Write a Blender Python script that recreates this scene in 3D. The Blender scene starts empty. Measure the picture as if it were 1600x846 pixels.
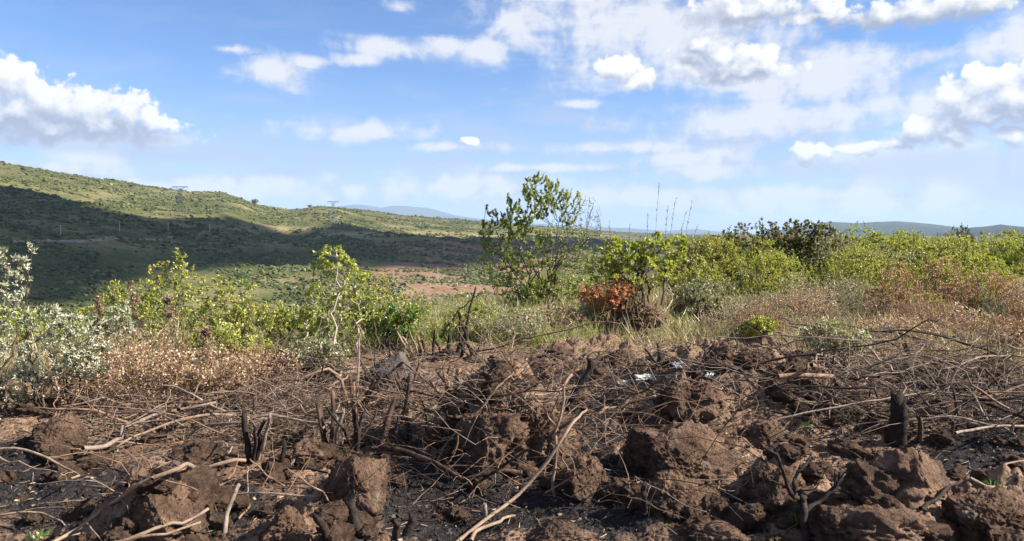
import bpy, math, random
import numpy as np
from mathutils import Vector

SC = bpy.context.scene
COL = SC.collection
rad = math.radians

# ------------------------------------------------------------------ camera model (photo pixels, 1600 x 846)
F, CX, CY, HORIZON, EYE = 1200.0, 800.0, 423.0, 365.0, 1.6
PITCH = math.atan((CY - HORIZON) / F)
SUN_AZ, SUN_EL = rad(-6), rad(34)            # azimuth measured from +X (right) towards +Y (away)
SUN = np.array([math.cos(SUN_EL) * math.cos(SUN_AZ), math.cos(SUN_EL) * math.sin(SUN_AZ), math.sin(SUN_EL)])

def ray(px, py):
    """directions with y = 1 through photo pixels"""
    px = np.asarray(px, float); py = np.asarray(py, float)
    cx = (px - CX) / F; cy = (CY - py) / F
    c, s = math.cos(PITCH), math.sin(PITCH)
    y = c + cy * s
    z = -s + cy * c
    return np.stack([cx / y, np.ones_like(cx), z / y], -1)

def at(px, py, Y):
    d = ray(px, py)
    return np.array([0, 0, EYE]) + d * Y

# ------------------------------------------------------------------ noise
def _hash(ix, iy, iz):
    h = (ix.astype(np.int64) * 374761393 + iy.astype(np.int64) * 668265263 + iz.astype(np.int64) * 2147483647) & 0xffffffff
    h = ((h ^ (h >> 13)) * 1274126177) & 0xffffffff
    h = ((h ^ (h >> 16)) * 2246822519) & 0xffffffff
    return h ^ (h >> 15)

def noise3(x, y, z):
    ix, iy, iz = np.floor(x), np.floor(y), np.floor(z)
    fx, fy, fz = x - ix, y - iy, z - iz
    u = fx ** 3 * (fx * (fx * 6 - 15) + 10); v = fy ** 3 * (fy * (fy * 6 - 15) + 10); w = fz ** 3 * (fz * (fz * 6 - 15) + 10)
    res = 0
    for dx in (0, 1):
        for dy in (0, 1):
            for dz in (0, 1):
                h = _hash(ix + dx, iy + dy, iz + dz)
                a = (h & 1023) * (2 * math.pi / 1024); c = ((h >> 10) & 1023) / 511.5 - 1
                s = np.sqrt(np.maximum(0, 1 - c * c))
                g = np.cos(a) * s * (fx - dx) + np.sin(a) * s * (fy - dy) + c * (fz - dz)
                res = res + g * (u if dx else 1 - u) * (v if dy else 1 - v) * (w if dz else 1 - w)
    return res * 1.6

def noise2(x, y, seed=0):
    ix, iy = np.floor(x), np.floor(y)
    fx, fy = x - ix, y - iy
    u = fx ** 3 * (fx * (fx * 6 - 15) + 10); v = fy ** 3 * (fy * (fy * 6 - 15) + 10)
    res = 0
    sd = np.full(np.shape(ix), seed)
    for dx in (0, 1):
        for dy in (0, 1):
            a = (_hash(ix + dx, iy + dy, sd) & 4095) * (2 * math.pi / 4096)
            res = res + (np.cos(a) * (fx - dx) + np.sin(a) * (fy - dy)) * (u if dx else 1 - u) * (v if dy else 1 - v)
    return res * 1.5

def fbm2(x, y, oct=4, seed=0, gain=.5):
    s = 0; a = 1
    for k in range(oct):
        s = s + a * noise2(x + 17.3 * k, y - 9.1 * k, seed + k); a *= gain; x = x * 2.03; y = y * 2.03
    return s

def worley(x, y, z=None):
    ix, iy = np.floor(x), np.floor(y); best = np.full(np.shape(x), 9.0)
    zs = (0,) if z is None else (-1, 0, 1); iz = np.zeros_like(ix) if z is None else np.floor(z)
    for a in (-1, 0, 1):
        for b in (-1, 0, 1):
            for c in zs:
                h = _hash(ix + a, iy + b, iz + c)
                d = (ix + a + (h & 1023) / 1023. - x) ** 2 + (iy + b + ((h >> 10) & 1023) / 1023. - y) ** 2
                if z is not None: d = d + (iz + c + ((h >> 20) & 1023) / 1023. - z) ** 2
                best = np.minimum(best, d)
    return np.sqrt(best)

def sstep(a, b, x):
    t = np.clip((x - a) / (b - a), 0, 1)
    return t * t * (3 - 2 * t)

# ------------------------------------------------------------------ terrain
pxaz = lambda p: math.atan((p - CX) / F)
_rx = [0, 50, 100, 150, 200, 250, 300, 325, 350, 375, 400, 425, 450, 475, 500, 530, 560, 600, 640, 740, 900, 970, 1090, 1300, 1600]
_ry = [253, 262, 271, 280, 287, 295, 300, 299, 300, 307, 317, 324, 328, 326, 321, 323, 328, 333, 337, 344, 357, 363, 367, 368, 368]
_rR = [1250, 1250, 1250, 1250, 1250, 1250, 1250, 1250, 1250, 1270, 1300, 1350, 1400, 1450, 1480, 1500, 1550, 1650, 1750, 2000, 2400, 2600, 3000, 4000, 5000]
RAZ = np.array([pxaz(p) for p in _rx])
RR = np.array(_rR, float)
RZ = EYE + (HORIZON - np.array(_ry)) / F * RR * np.cos(RAZ)
EDGE_AZ = np.radians([-90, -60, -34, -20, -10, 0, 5, 12, 20, 34, 60, 90])
EDGE_R = np.array([11, 11, 11.5, 12.2, 13.2, 16.5, 21, 30, 48, 70, 80, 80.])

def plane_xy(px, py):
    d = ray(px, py); t = -EYE / d[..., 2]
    return d[..., 0] * t, t

# broad heaps in the bulldozed ground: (px, py of centre on the ground, half width px, height px, depth factor)
HEAPS = [(1130, 625, 175, 84, .8), (775, 692, 100, 92, .95), (985, 520, 75, 52, .9), (1090, 505, 100, 30, .8), (700, 545, 120, 20, .8),
         (1190, 570, 60, 26, .8), (230, 815, 85, 58, .8), (1400, 845, 120, 45, .8), (1570, 835, 85, 75, .8), (1225, 790, 70, 58, .8), (940, 590, 70, 26, .8),
         (1500, 590, 120, 30, .7), (1330, 660, 70, 22, .8), (560, 640, 60, 16, .8), (330, 640, 90, 22, .8), (870, 575, 60, 25, .8), (480, 590, 80, 22, .8), (1010, 566, 110, 20, .6), (1190, 562, 100, 20, .6), (890, 566, 80, 22, .6)]
HP = []
for (hx, hy, hw, hh, df) in HEAPS:
    wx, wy = plane_xy(np.array(hx), np.array(hy))
    HP.append((float(wx), float(wy), hw / F * float(wy), hh / F * float(wy), hw / F * float(wy) * df))

ROCKS = [
 ('boulder', 'crumbly brown boulder, sunlit on top, at lower left with black burnt stems behind it', 'rock', 545, 806, 716, 118, 'clod', 11, .8, 2, .08, .7),
 ('boulder', 'round crumbly brown boulder cut by the bottom edge of the photo, left of centre', 'rock', 440, 856, 792, 98, 'clod', 12, .9, 0, 0, .3),
 ('boulder', 'squarish red-brown boulder below the silvery shrub at far left', 'rock', 72, 708, 640, 92, 'clod', 13, .6, 4, .1, .9),
 ('stone', 'pointed dark grey stone standing upright in front of the pale stump shoots', 'rock', 613, 602, 546, 74, 'stone', 22, .12, 7, -.12, .2),
 ('boulder', 'reddish boulder at the edge of the grass behind the pointed stone, to its left', 'rock', 455, 574, 531, 92, 'clod', 15, .5, 3, .1, .3),
 ('dirt_clod', 'small brown clod just above the sunlit lower left boulder', 'dirt clod', 470, 730, 684, 80, 'clod', 16, .8, 0, 0, .7),
 ('boulder', 'large dark crumbly boulder in the middle right, its left face in deep shade', 'rock', 1085, 752, 650, 214, 'clod', 17, .9, 1, .1, .75),
 ('boulder', 'sloping brown boulder with pale lichen flecks below the tallest charred stump', 'rock', 1425, 786, 686, 176, 'lichen', 18, .45, 3, .12, .7),
 ('dirt_clod', 'brown clod lying on black ash right of the crossed pale sticks', 'dirt clod', 912, 776, 700, 100, 'clod', 19, 1., 0, .1, .8),
 ('dirt_clod', 'flat brown clod in front of the large dark boulder', 'dirt clod', 1066, 806, 728, 134, 'clod', 20, .9, 1, .1, .6),
 ('boulder', 'dark boulder behind the black branching burnt bush at lower right', 'rock', 1222, 812, 722, 128, 'clod', 21, .9, 1, .1, .8),
 ('dirt_clod', 'brown clod cut by the bottom edge of the photo near the middle', 'dirt clod', 875, 858, 816, 128, 'clod', 23, 1., 0, 0, .2),
 ('dirt_clod', 'low clod at the bottom edge left of the black burnt bush', 'dirt clod', 1130, 856, 822, 136, 'clod', 24, 1., 0, 0, .6),
 ('boulder', 'broad lumpy brown boulder at the bottom edge right of the black burnt bush', 'rock', 1395, 872, 788, 220, 'clod', 25, 1., 1, 0, .5),
 ('boulder', 'big shaded boulder in the bottom right corner', 'rock', 1580, 868, 762, 150, 'clod', 26, .9, 2, 0, .8),
 ('dirt_clod', 'low brown clod near the bottom left with dead branches over it', 'dirt clod', 245, 838, 752, 150, 'clod', 27, .8, 1, .1, .5),
 ('dirt_clod', 'tall dark clod on the left side of the central earth heap', 'dirt clod', 765, 735, 632, 150, 'clod', 28, 1., 1, .1, .75),
 ('dirt_clod', 'brown clod on the right side of the central earth heap', 'dirt clod', 840, 720, 622, 110, 'clod', 29, 1., 1, 0, .5),
 ('dirt_clod', 'shaded crumbly clod on the slope behind the large dark boulder, below the white litter', 'dirt clod', 1085, 655, 582, 118, 'clod', 30, 1., 1, .1, .6),
 ('dirt_clod', 'dark clod on the crest of the right earth heap', 'dirt clod', 1140, 574, 528, 92, 'clod', 31, 1., 0, 0, .8),
 ('dirt_clod', 'small dark clod at the right end of the earth heap crest', 'dirt clod', 1195, 576, 543, 58, 'clod', 32, 1., 0, 0, .8),
 ('dirt_clod', 'dark clod at the grass edge right of centre', 'dirt clod', 968, 570, 540, 56, 'clod', 33, 1., 0, 0, .9),
 ('dirt_clod', 'dark clod at the grass edge behind the curved charred branch', 'dirt clod', 880, 562, 528, 76, 'clod', 34, 1., 0, 0, .7),
 ('dirt_clod', 'brown clod left of the curved charred branch', 'dirt clod', 845, 590, 556, 62, 'clod', 35, 1., 0, 0, .6),
 ('root_ball', 'upturned brown root ball under the rust-coloured dead bush', 'root ball', 1000, 508, 468, 92, 'clod', 36, 1.2, 0, .1, .4),
 ('dirt_clod', 'long low dark clod right of the upturned root ball', 'dirt clod', 1100, 504, 482, 100, 'clod', 37, 1.1, 0, 0, .5),
 ('dirt_clod', 'dark crumbly clod behind the black forked branch', 'dirt clod', 735, 512, 484, 52, 'clod', 38, 1., 0, 0, .9),
 ('dirt_clod', 'small clod on bare soil above the crossed pale sticks', 'dirt clod', 905, 640, 612, 54, 'clod', 39, 1., 0, 0, .5),
 ('dirt_clod', 'dark clod under the brushwood pile at right', 'dirt clod', 1500, 668, 625, 74, 'clod', 40, 1., 0, 0, .9),
 ('dirt_clod', 'lumpy clod right of the large dark boulder, beside dry grass', 'dirt clod', 1200, 700, 655, 90, 'clod', 41, 1., 0, 0, .3),
 ('dirt_clod', 'dark hollowed clod below the dark log at right', 'dirt clod', 1310, 640, 602, 80, 'clod', 42, 1., 0, 0, .9),
]
for a in ROCKS:      # soil banked up round every boulder and clod
    wx, wy = plane_xy(np.array(a[3]), np.array(a[4])); w_ = a[6] / F * float(wy) / 2
    HP.append((float(wx) - .15 * w_, float(wy) + .55 * w_, w_ * 1.35, (a[4] - a[5]) / F * float(wy) * .42, w_ * 1.25))

def terrain(x, y, detail=True, parts=False):
    x = np.asarray(x, float); y = np.asarray(y, float)
    r = np.hypot(x, y) + 1e-6; az = np.arctan2(x, y)
    re = np.interp(az, EDGE_AZ, EDGE_R)
    rr = np.interp(az, RAZ, RR); rz = np.interp(az, RAZ, RZ)
    rv = 300.0 + 0 * r; zv = -30.0
    u = np.clip(np.log(r / re) / np.log(rv / re), 0, 1)
    zs = zv * (u * u * (3 - 2 * u))
    t = np.clip((r - rv) / (rr - rv), 0, 1.0)
    zf = zv + (rz - zv) * t ** .92
    over = np.maximum(0, r - rr)
    zf = np.where(r > rr, np.maximum(-30, rz - 0.00012 * over ** 2 - .03 * over), zf)
    z = np.where(r < rv, zs, zf)
    m = sstep(60, 300, r) * (1 - .6 * sstep(.75, 1.0, (r - rv) / (rr - rv)))
    z = z + m * (fbm2(x / 170, y / 170, 3, 5) * 6.0 + fbm2(x / 38, y / 38, 3, 9) * 1.3) * np.where(az < .1, 1, .5)
    soil = np.zeros_like(r); nm = r < 40
    if nm.any():
        xs, ys, rs = x[nm], y[nm], r[nm]
        near = 1 - sstep(12, 40, rs)
        h = fbm2(xs * .55, ys * .55, 3, 21) * .10
        for (hx, hy, hw, hh, hd) in HP:
            bb = (np.abs(xs - hx) < hw * 2.6) & (np.abs(ys - hy) < hd * 2.6)
            if not bb.any(): continue
            xb, yb = xs[bb], ys[bb]
            wob = 1 + .35 * noise2(xb * 1.9 + hx, yb * 1.9 - hy, 33)
            q = ((xb - hx) / hw) ** 2 + ((yb - hy) / hd) ** 2
            h[bb] += hh * np.exp(-(q * wob) ** 1.35 * 1.1)
        so = sstep(.02, .16, h + .05 * noise2(xs * 3.1, ys * 3.1, 4))
        if detail:
            cl = np.abs(noise2(xs * 4.5, ys * 4.5, 41)) * .075 + np.abs(noise2(xs * 10.5, ys * 10.5, 43)) * .040 + np.abs(noise2(xs * 23, ys * 23, 45)) * .018
            wx = xs + .06 * noise2(xs * 6, ys * 6, 13); wy = ys + .06 * noise2(xs * 6, ys * 6, 14)
            cl = cl + .055 * (.5 - worley(wx * 5.5, wy * 5.5)) + .03 * (.5 - worley(wx * 13, wy * 13)) - .01
            h = h + (cl - .035) * (.35 + .9 * so) + fbm2(xs * 46, ys * 46, 2, 47) * .008
        z[nm] += h * near; soil[nm] = so
    if parts:
        return z, soil, r, az
    return z

def hit(px, py):
    """where the ray through a photo pixel meets the terrain"""
    d = ray(px, py); d = d.reshape(-1, 3)
    n = len(d); ts = np.exp(np.linspace(math.log(2.5), math.log(6000), 260))
    lo = np.full(n, 2.0); hi = np.full(n, 6000.0)
    for c in range(0, n, 400):
        dd = d[c:c + 400]
        b = EYE + dd[:, 2:3] * ts <= terrain(dd[:, :1] * ts, np.broadcast_to(ts, (len(dd), len(ts))), False)
        k = np.argmax(b, 1); f = b.any(1)
        hi[c:c + 400] = np.where(f, ts[k], 6000); lo[c:c + 400] = np.where(f, ts[np.maximum(k - 1, 0)], 5999)
    for _ in range(10):
        m = (lo + hi) / 2
        b = EYE + d[:, 2] * m <= terrain(d[:, 0] * m, m, False)
        hi = np.where(b, m, hi); lo = np.where(b, lo, m)
    x, y = d[:, 0] * hi, hi
    out = np.stack([x, y, terrain(x, y)], -1)
    return out[0] if np.ndim(px) == 0 else out

def floor_z(x, y):
    return float(terrain(np.array([x]), np.array([y]))[0])

# ------------------------------------------------------------------ scene helpers
def tag(o, label=None, cat=None, group=None, kind=None):
    if label: o['label'] = label
    if cat: o['category'] = cat
    if group: o['group'] = group
    if kind: o['kind'] = kind
    return o

def raw_mesh(name, V, faces, mats, attrs=None, smooth=True, mat_idx=None):
    """faces: list of (M,k) int arrays"""
    me = bpy.data.meshes.new(name)
    V = np.asarray(V, np.float32)
    me.vertices.add(len(V)); me.vertices.foreach_set('co', V.ravel())
    faces = [np.asarray(f, np.int32) for f in faces if len(f)]
    loops = np.concatenate([f.ravel() for f in faces]); tot = np.concatenate([np.full(len(f), f.shape[1], np.int32) for f in faces])
    me.loops.add(len(loops)); me.loops.foreach_set('vertex_index', loops)
    me.polygons.add(len(tot))
    me.polygons.foreach_set('loop_start', np.concatenate([[0], np.cumsum(tot)[:-1]]).astype(np.int32))
    me.polygons.foreach_set('loop_total', tot)
    me.polygons.foreach_set('use_smooth', np.full(len(tot), smooth, bool))
    for m in (mats if isinstance(mats, (list, tuple)) else [mats]): me.materials.append(m)
    if mat_idx is not None: me.polygons.foreach_set('material_index', np.asarray(mat_idx, np.int32))
    for k, a in (attrs or {}).items():
        at_ = me.attributes.new(k, 'FLOAT', 'POINT'); at_.data.foreach_set('value', np.asarray(a, np.float32))
    me.update(calc_edges=True)
    return me

def obj(name, me, parent=None, loc=None):
    o = bpy.data.objects.new(name, me); COL.objects.link(o)
    if parent: o.parent = parent
    if loc is not None: o.location = [float(v) for v in loc]
    return o

def thing(name, label, cat, loc, group=None, rz=0):
    o = bpy.data.objects.new(name, None); COL.objects.link(o)
    o.location = [float(v) for v in loc]; o.rotation_euler = (0, 0, rz); o.empty_display_size = .2
    return tag(o, label, cat, group)

class Geo:
    """collects tubes / leaves / blades"""
    def __init__(s): s.V = []; s.Fq = []; s.Ft = []; s.R = []; s.n = 0
    def add(s, V, q=None, t=None, rnd=0.5):
        V = np.asarray(V, float)
        if q is not None and len(q): s.Fq.append(np.asarray(q) + s.n)
        if t is not None and len(t): s.Ft.append(np.asarray(t) + s.n)
        s.V.append(V); s.R.append(np.broadcast_to(np.asarray(rnd, float), (len(V),))); s.n += len(V)
    def tube(s, P, R, k=5, rnd=.5, cap=False, rough=0, rng=None):
        P = np.asarray(P, float); n = len(P); R = np.broadcast_to(np.asarray(R, float), (n,))
        T = np.gradient(P, axis=0); T /= np.linalg.norm(T, axis=1, keepdims=True) + 1e-9
        ref = np.array([0, 0, 1.]) if abs(T[:, 2]).mean() < .8 else np.array([1., 0, 0])
        A = np.cross(T, ref); A /= np.linalg.norm(A, axis=1, keepdims=True) + 1e-9
        B = np.cross(T, A)
        a = np.arange(k) * 2 * math.pi / k
        RR_ = R[:, None] * np.ones(k)[None, :]
        if rough and rng is not None:
            RR_ = RR_ * (1 + rough * rng.standard_normal((1, k)) + .5 * rough * rng.standard_normal((n, k)))
        V = P[:, None, :] + RR_[..., None] * (np.cos(a)[None, :, None] * A[:, None, :] + np.sin(a)[None, :, None] * B[:, None, :])
        V = V.reshape(-1, 3)
        i = np.arange(n - 1)[:, None] * k; j = np.arange(k)[None, :]; j2 = (j + 1) % k
        q = np.stack([i + j, i + j2, i + k + j2, i + k + j], -1).reshape(-1, 4)
        t = None
        if cap:
            V = np.vstack([V, P[-1:]])
            jj = np.arange(k); t = np.stack([(n - 1) * k + jj, (n - 1) * k + (jj + 1) % k, np.full(k, n * k)], -1)
        s.add(V, q, t, rnd)
    def leaves(s, P, D, L, W, rng, rnd=None, fold=.25):
        """diamond leaves at P pointing along D"""
        n = len(P)
        if not n: return
        D = D / (np.linalg.norm(D, axis=1, keepdims=True) + 1e-9)
        N = rng.standard_normal((n, 3)) + np.array([.75, -.4, 1.1])
        S = np.cross(D, N); S /= np.linalg.norm(S, axis=1, keepdims=True) + 1e-9
        U = np.cross(S, D)
        L = np.broadcast_to(L, (n,))[:, None]; W = np.broadcast_to(W, (n,))[:, None]
        V = np.stack([P, P + D * L * .45 + S * W + U * W * fold, P + D * L, P + D * L * .45 - S * W + U * W * fold], 1).reshape(-1, 3)
        q = np.arange(n * 4).reshape(n, 4)
        r = rng.random(n) if rnd is None else rnd
        s.add(V, q, None, np.repeat(r, 4))
    def blades(s, P, D, L, W, rng, bend=.5, rnd=None):
        n = len(P)
        if not n: return
        D = D / (np.linalg.norm(D, axis=1, keepdims=True) + 1e-9)
        H = rng.standard_normal((n, 3)); H[:, 2] = -.3; H /= np.linalg.norm(H, axis=1, keepdims=True)
        S = np.cross(D, H); S /= np.linalg.norm(S, axis=1, keepdims=True) + 1e-9
        L = np.broadcast_to(L, (n,))[:, None]; W = np.broadcast_to(W, (n,))[:, None]
        b = bend * rng.random((n, 1))
        p1 = P + D * L * .5 + H * L * b * .18
        p2 = P + D * L * (1 - .25 * b) + H * L * b * .75
        V = np.stack([P - S * W, P + S * W, p1 + S * W * .8, p1 - S * W * .8, p2], 1).reshape(-1, 3)
        i = np.arange(n)[:, None] * 5
        r = rng.random(n) if rnd is None else rnd
        s.add(V, i + np.array([0, 1, 2, 3]), i + np.array([3, 2, 4]), np.repeat(r, 5))
    def mesh(s, name, mat, smooth=True):
        return raw_mesh(name, np.vstack(s.V), [np.vstack(f) for f in (s.Fq, s.Ft) if f], mat, {'rnd': np.concatenate(s.R)}, smooth)

# ------------------------------------------------------------------ materials
class NT:
    def __init__(s, name, kind='mat'):
        if kind == 'mat':
            s.m = bpy.data.materials.new(name); s.m.use_nodes = True; s.t = s.m.node_tree
            s.t.nodes.clear(); s.out = s.t.nodes.new('ShaderNodeOutputMaterial')
        else: s.t = kind
    def n(s, typ, ins=None, **kw):
        nd = s.t.nodes.new('ShaderNode' + typ)
        for k, v in kw.items(): setattr(nd, k, v)
        for k, v in (ins or {}).items(): s.set(nd.inputs[k], v)
        return nd
    def set(s, sock, v):
        if hasattr(v, 'is_linked') or isinstance(v, bpy.types.NodeSocket): s.t.links.new(v, sock)
        elif isinstance(v, bpy.types.Node): s.t.links.new(v.outputs[0], sock)
        else:
            if isinstance(v, (tuple, list)) and len(v) == 3 and sock.type == 'RGBA': v = (*v, 1)
            sock.default_value = v
    def math(s, op, a, b=0.5, c=None, clamp=False):
        nd = s.t.nodes.new('ShaderNodeMath'); nd.operation = op; nd.use_clamp = clamp
        s.set(nd.inputs[0], a); s.set(nd.inputs[1], b)
        if c is not None: s.set(nd.inputs[2], c)
        return nd.outputs[0]
    def mix(s, f, a, b, blend='MIX'):
        nd = s.t.nodes.new('ShaderNodeMix'); nd.data_type = 'RGBA'; nd.blend_type = blend
        s.set(nd.inputs[0], f); s.set(nd.inputs[6], a); s.set(nd.inputs[7], b)
        return nd.outputs[2]
    def noise(s, vec, scale, detail=4, rough=.55, dist=0, dim='3D'):
        return s.n('TexNoise', {'Vector': vec, 'Scale': scale, 'Detail': detail, 'Roughness': rough, 'Distortion': dist}, noise_dimensions=dim).outputs[0]
    def ss(s, x, a, b):
        nd = s.n('MapRange', {'Value': x, 'From Min': a, 'From Max': b}, interpolation_type='SMOOTHSTEP'); return nd.outputs[0]
    def attr(s, name): return s.n('Attribute', attribute_name=name).outputs['Fac']
    def ramp(s, f, stops):
        nd = s.t.nodes.new('ShaderNodeValToRGB'); cr = nd.color_ramp
        while len(cr.elements) < len(stops): cr.elements.new(.5)
        for e, (p, c) in zip(cr.elements, stops): e.position = p; e.color = (*c, 1)
        s.set(nd.inputs[0], f); return nd.outputs[0]
    def obj(s): return s.n('TexCoord').outputs['Object']
    def bump(s, h, strength, dist):
        return s.n('Bump', {'Height': h, 'Strength': strength, 'Distance': dist}).outputs[0]
    def finish(s, color, rough=.9, normal=None, spec=.15, sub=None):
        b = s.n('BsdfPrincipled', {'Base Color': color, 'Roughness': rough, 'Specular IOR Level': spec})
        if normal is not None: s.set(b.inputs['Normal'], normal)
        s.t.links.new(b.outputs[0], s.out.inputs[0]); return s.m

def leaf_mat(name, stops, trans=.45, gloss=.05):
    s = NT(name); c = s.ramp(s.attr('rnd'), stops)
    d = s.n('BsdfDiffuse', {'Color': c}); tr = s.n('BsdfTranslucent', {'Color': s.mix(.5, c, (1, 1, .35), 'MULTIPLY')})
    m1 = s.n('MixShader', {0: trans, 1: d.outputs[0], 2: tr.outputs[0]})
    g = s.n('BsdfGlossy', {'Color': (.9, .9, .9), 'Roughness': .45})
    m2 = s.n('MixShader', {0: gloss, 1: m1.outputs[0], 2: g.outputs[0]})
    s.t.links.new(m2.outputs[0], s.out.inputs[0]); return s.m

def wood_mat(name, a, b, scale=18):
    s = NT(name); v = s.obj()
    n1 = s.noise(v, scale, 5, .65); n2 = s.noise(v, scale * 4, 3)
    n1 = s.noise(s.n('VectorMath', {0: v, 1: (1, 1, .22)}, operation='MULTIPLY').outputs[0], scale * 1.6, 5, .65) if 'half' in name else n1
    c = s.mix(s.ss(n1, .35, .58 if 'half' in name else .65), a, b)
    c = s.mix(s.math('MULTIPLY', s.attr('rnd'), .6), c, s.mix(.5, a, b, 'MULTIPLY'))
    return s.finish(c, .85, s.bump(n2, .5, .01), .2)

def soil_nodes(s, v, light=1.0):
    n1 = s.noise(v, 2.3, 5, .6); n2 = s.noise(v, 14, 5, .65); n3 = s.noise(v, 60, 4, .7)
    c = s.mix(s.ss(n1, .35, .68), (.092 * light, .057 * light, .041 * light), (.262 * light, .170 * light, .118 * light))
    c = s.mix(s.ss(n2, .40, .62), c, s.mix(1, c, (1.4, 1.34, 1.26), 'MULTIPLY'))
    c = s.mix(s.math('MULTIPLY', s.ss(n3, .52, .68), .75), c, (.06, .034, .024))
    return c, n1, n2, n3

M = {}
def build_materials():
    # near ground
    s = NT('burnt_soil'); v = s.obj()
    c, n1, n2, n3 = soil_nodes(s, v, .95)
    straw = s.mix(s.ss(n3, .4, .62), (.10, .065, .042), (.34, .24, .14))
    c = s.mix(s.math('MULTIPLY', s.attr('litter'), s.ss(s.noise(v, 9, 4, .7), .36, .6)), c, straw)
    ashn = s.noise(v, 130, 2, .8)
    char = s.mix(s.ss(ashn, .50, .72), (.018, .016, .016), (.060, .050, .046))
    char = s.mix(s.ss(s.noise(v, 210, 1), .66, .74), char, (.20, .17, .15))
    c = s.mix(s.ss(s.math('ADD', s.attr('burn'), s.math('MULTIPLY', s.math('SUBTRACT', n2, .5), .9)), .38, .62), c, char)
    gr = s.mix(s.ss(n2, .38, .62), (.05, .06, .022), (.17, .14, .07))
    c = s.mix(s.attr('grass'), c, gr)
    h = s.math('ADD', s.math('MULTIPLY', n3, .5), s.noise(v, 28, 4, .7))
    M['ground'] = s.finish(c, .95, s.bump(h, .9, .03), .12)
    # clods and rocks
    s = NT('crumbly_soil'); v = s.obj(); c, n1, n2, n3 = soil_nodes(s, v, 1.0)
    c = s.mix(s.math('MULTIPLY', s.ss(s.noise(v, 6, 5, .7), .54, .66), .55), c, (.30, .235, .185))
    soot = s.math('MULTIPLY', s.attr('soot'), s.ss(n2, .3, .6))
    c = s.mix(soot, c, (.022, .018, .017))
    vor = s.n('TexVoronoi', {'Vector': v, 'Scale': 22.0}).outputs[0]
    h = s.math('ADD', s.math('ADD', s.math('MULTIPLY', n3, .5), s.noise(v, 24, 5, .75)), s.math('MULTIPLY', vor, .5))
    M['clod'] = s.finish(c, .95, s.bump(h, 1.0, .06), .1)
    s = NT('grey_stone'); v = s.obj(); n1 = s.noise(v, 5, 5, .6); n2 = s.noise(v, 45, 5, .7)
    c = s.mix(s.ss(n1, .4, .62), (.105, .09, .08), (.08, .06, .05)); c = s.mix(s.math('MULTIPLY', s.ss(n2, .5, .66), .6), c, (.07, .05, .045))
    M['stone'] = s.finish(c, .9, s.bump(s.math('ADD', n2, n1), .6, .02), .2)
    s = NT('lichen_rock'); v = s.obj(); c, n1, n2, n3 = soil_nodes(s, v, .95)
    c = s.mix(s.math('MULTIPLY', s.ss(s.noise(v, 8, 4, .7), .58, .66), .8), c, (.44, .37, .30))
    M['lichen'] = s.finish(c, .95, s.bump(s.math('ADD', n3, s.noise(v, 24, 5, .75)), 1., .03), .1)
    # wood
    M['w_pale'] = wood_mat('pale_dead_wood', (.33, .245, .175), (.19, .13, .092))
    M['w_grey'] = wood_mat('grey_dead_wood', (.31, .24, .19), (.16, .115, .088))
    M['w_brown'] = wood_mat('brown_dead_wood', (.30, .19, .125), (.15, .092, .062))
    M['w_twig'] = wood_mat('dry_twig_wood', (.40, .31, .25), (.25, .175, .13))
    M['w_char'] = wood_mat('charred_wood', (.018, .015, .014), (.055, .036, .027))
    M['w_half'] = wood_mat('half_burnt_wood', (.15, .088, .058), (.016, .012, .011), 9)
    M['w_live'] = wood_mat('living_bark', (.13, .10, .065), (.22, .18, .12))
    M['w_bone'] = wood_mat('bleached_bark', (.50, .44, .34), (.30, .25, .18))
    M['w_dark'] = wood_mat('dark_bark', (.065, .048, .035), (.12, .09, .065))
    # leaves
    L = lambda k, n, st, **kw: M.__setitem__(k, leaf_mat(n, st, **kw))
    L('l_yg', 'yellow_green_leaves', [(0, (.16, .19, .026)), (.5, (.39, .41, .06)), (.85, (.53, .50, .11)), (1, (.52, .40, .15))])
    L('l_lime', 'lime_leaves', [(0, (.18, .23, .028)), (.6, (.42, .46, .06)), (1, (.55, .53, .12))])
    L('l_bright', 'bright_green_leaves', [(0, (.08, .17, .02)), (.6, (.20, .34, .04)), (1, (.33, .43, .07))], gloss=.1)
    L('l_silver', 'silver_leaves', [(0, (.17, .20, .085)), (.45, (.34, .345, .22)), (1, (.58, .545, .42))], trans=.2)
    L('l_sage', 'sage_leaves', [(0, (.15, .165, .075)), (.6, (.30, .305, .155)), (1, (.45, .43, .28))])
    L('l_dark', 'dark_olive_leaves', [(0, (.06, .075, .02)), (.5, (.15, .15, .04)), (.85, (.26, .215, .07)), (1, (.34, .22, .085))])
    L('l_tree', 'small_tree_leaves', [(0, (.16, .21, .035)), (.6, (.34, .41, .07)), (1, (.48, .48, .14))])
    L('l_rust', 'rusty_dead_leaves', [(0, (.22, .11, .06)), (.6, (.40, .21, .12)), (1, (.50, .33, .20))])
    L('l_orange', 'orange_dead_leaves', [(0, (.36, .13, .055)), (.6, (.66, .28, .12)), (1, (.72, .40, .20))])
    L('l_tan', 'tan_dead_leaves', [(0, (.22, .13, .07)), (.55, (.46, .30, .165)), (1, (.60, .47, .31))])
    L('l_brown', 'brown_seed_heads', [(0, (.20, .125, .08)), (1, (.44, .31, .21))])
    L('g_dry', 'dry_grass_blades', [(0, (.17, .16, .06)), (.35, (.33, .26, .14)), (.7, (.43, .34, .20)), (1, (.54, .45, .30))])
    L('g_green', 'green_grass_blades', [(0, (.12, .17, .03)), (.6, (.26, .30, .07)), (1, (.42, .38, .16))])
    # litter bits
    s = NT('twig_bits'); M['litter'] = s.finish(s.ramp(s.attr('rnd'), [(0, (.03, .024, .02)), (.3, (.11, .07, .048)), (.65, (.20, .13, .085)), (1, (.40, .30, .20))]), .9)
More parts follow.
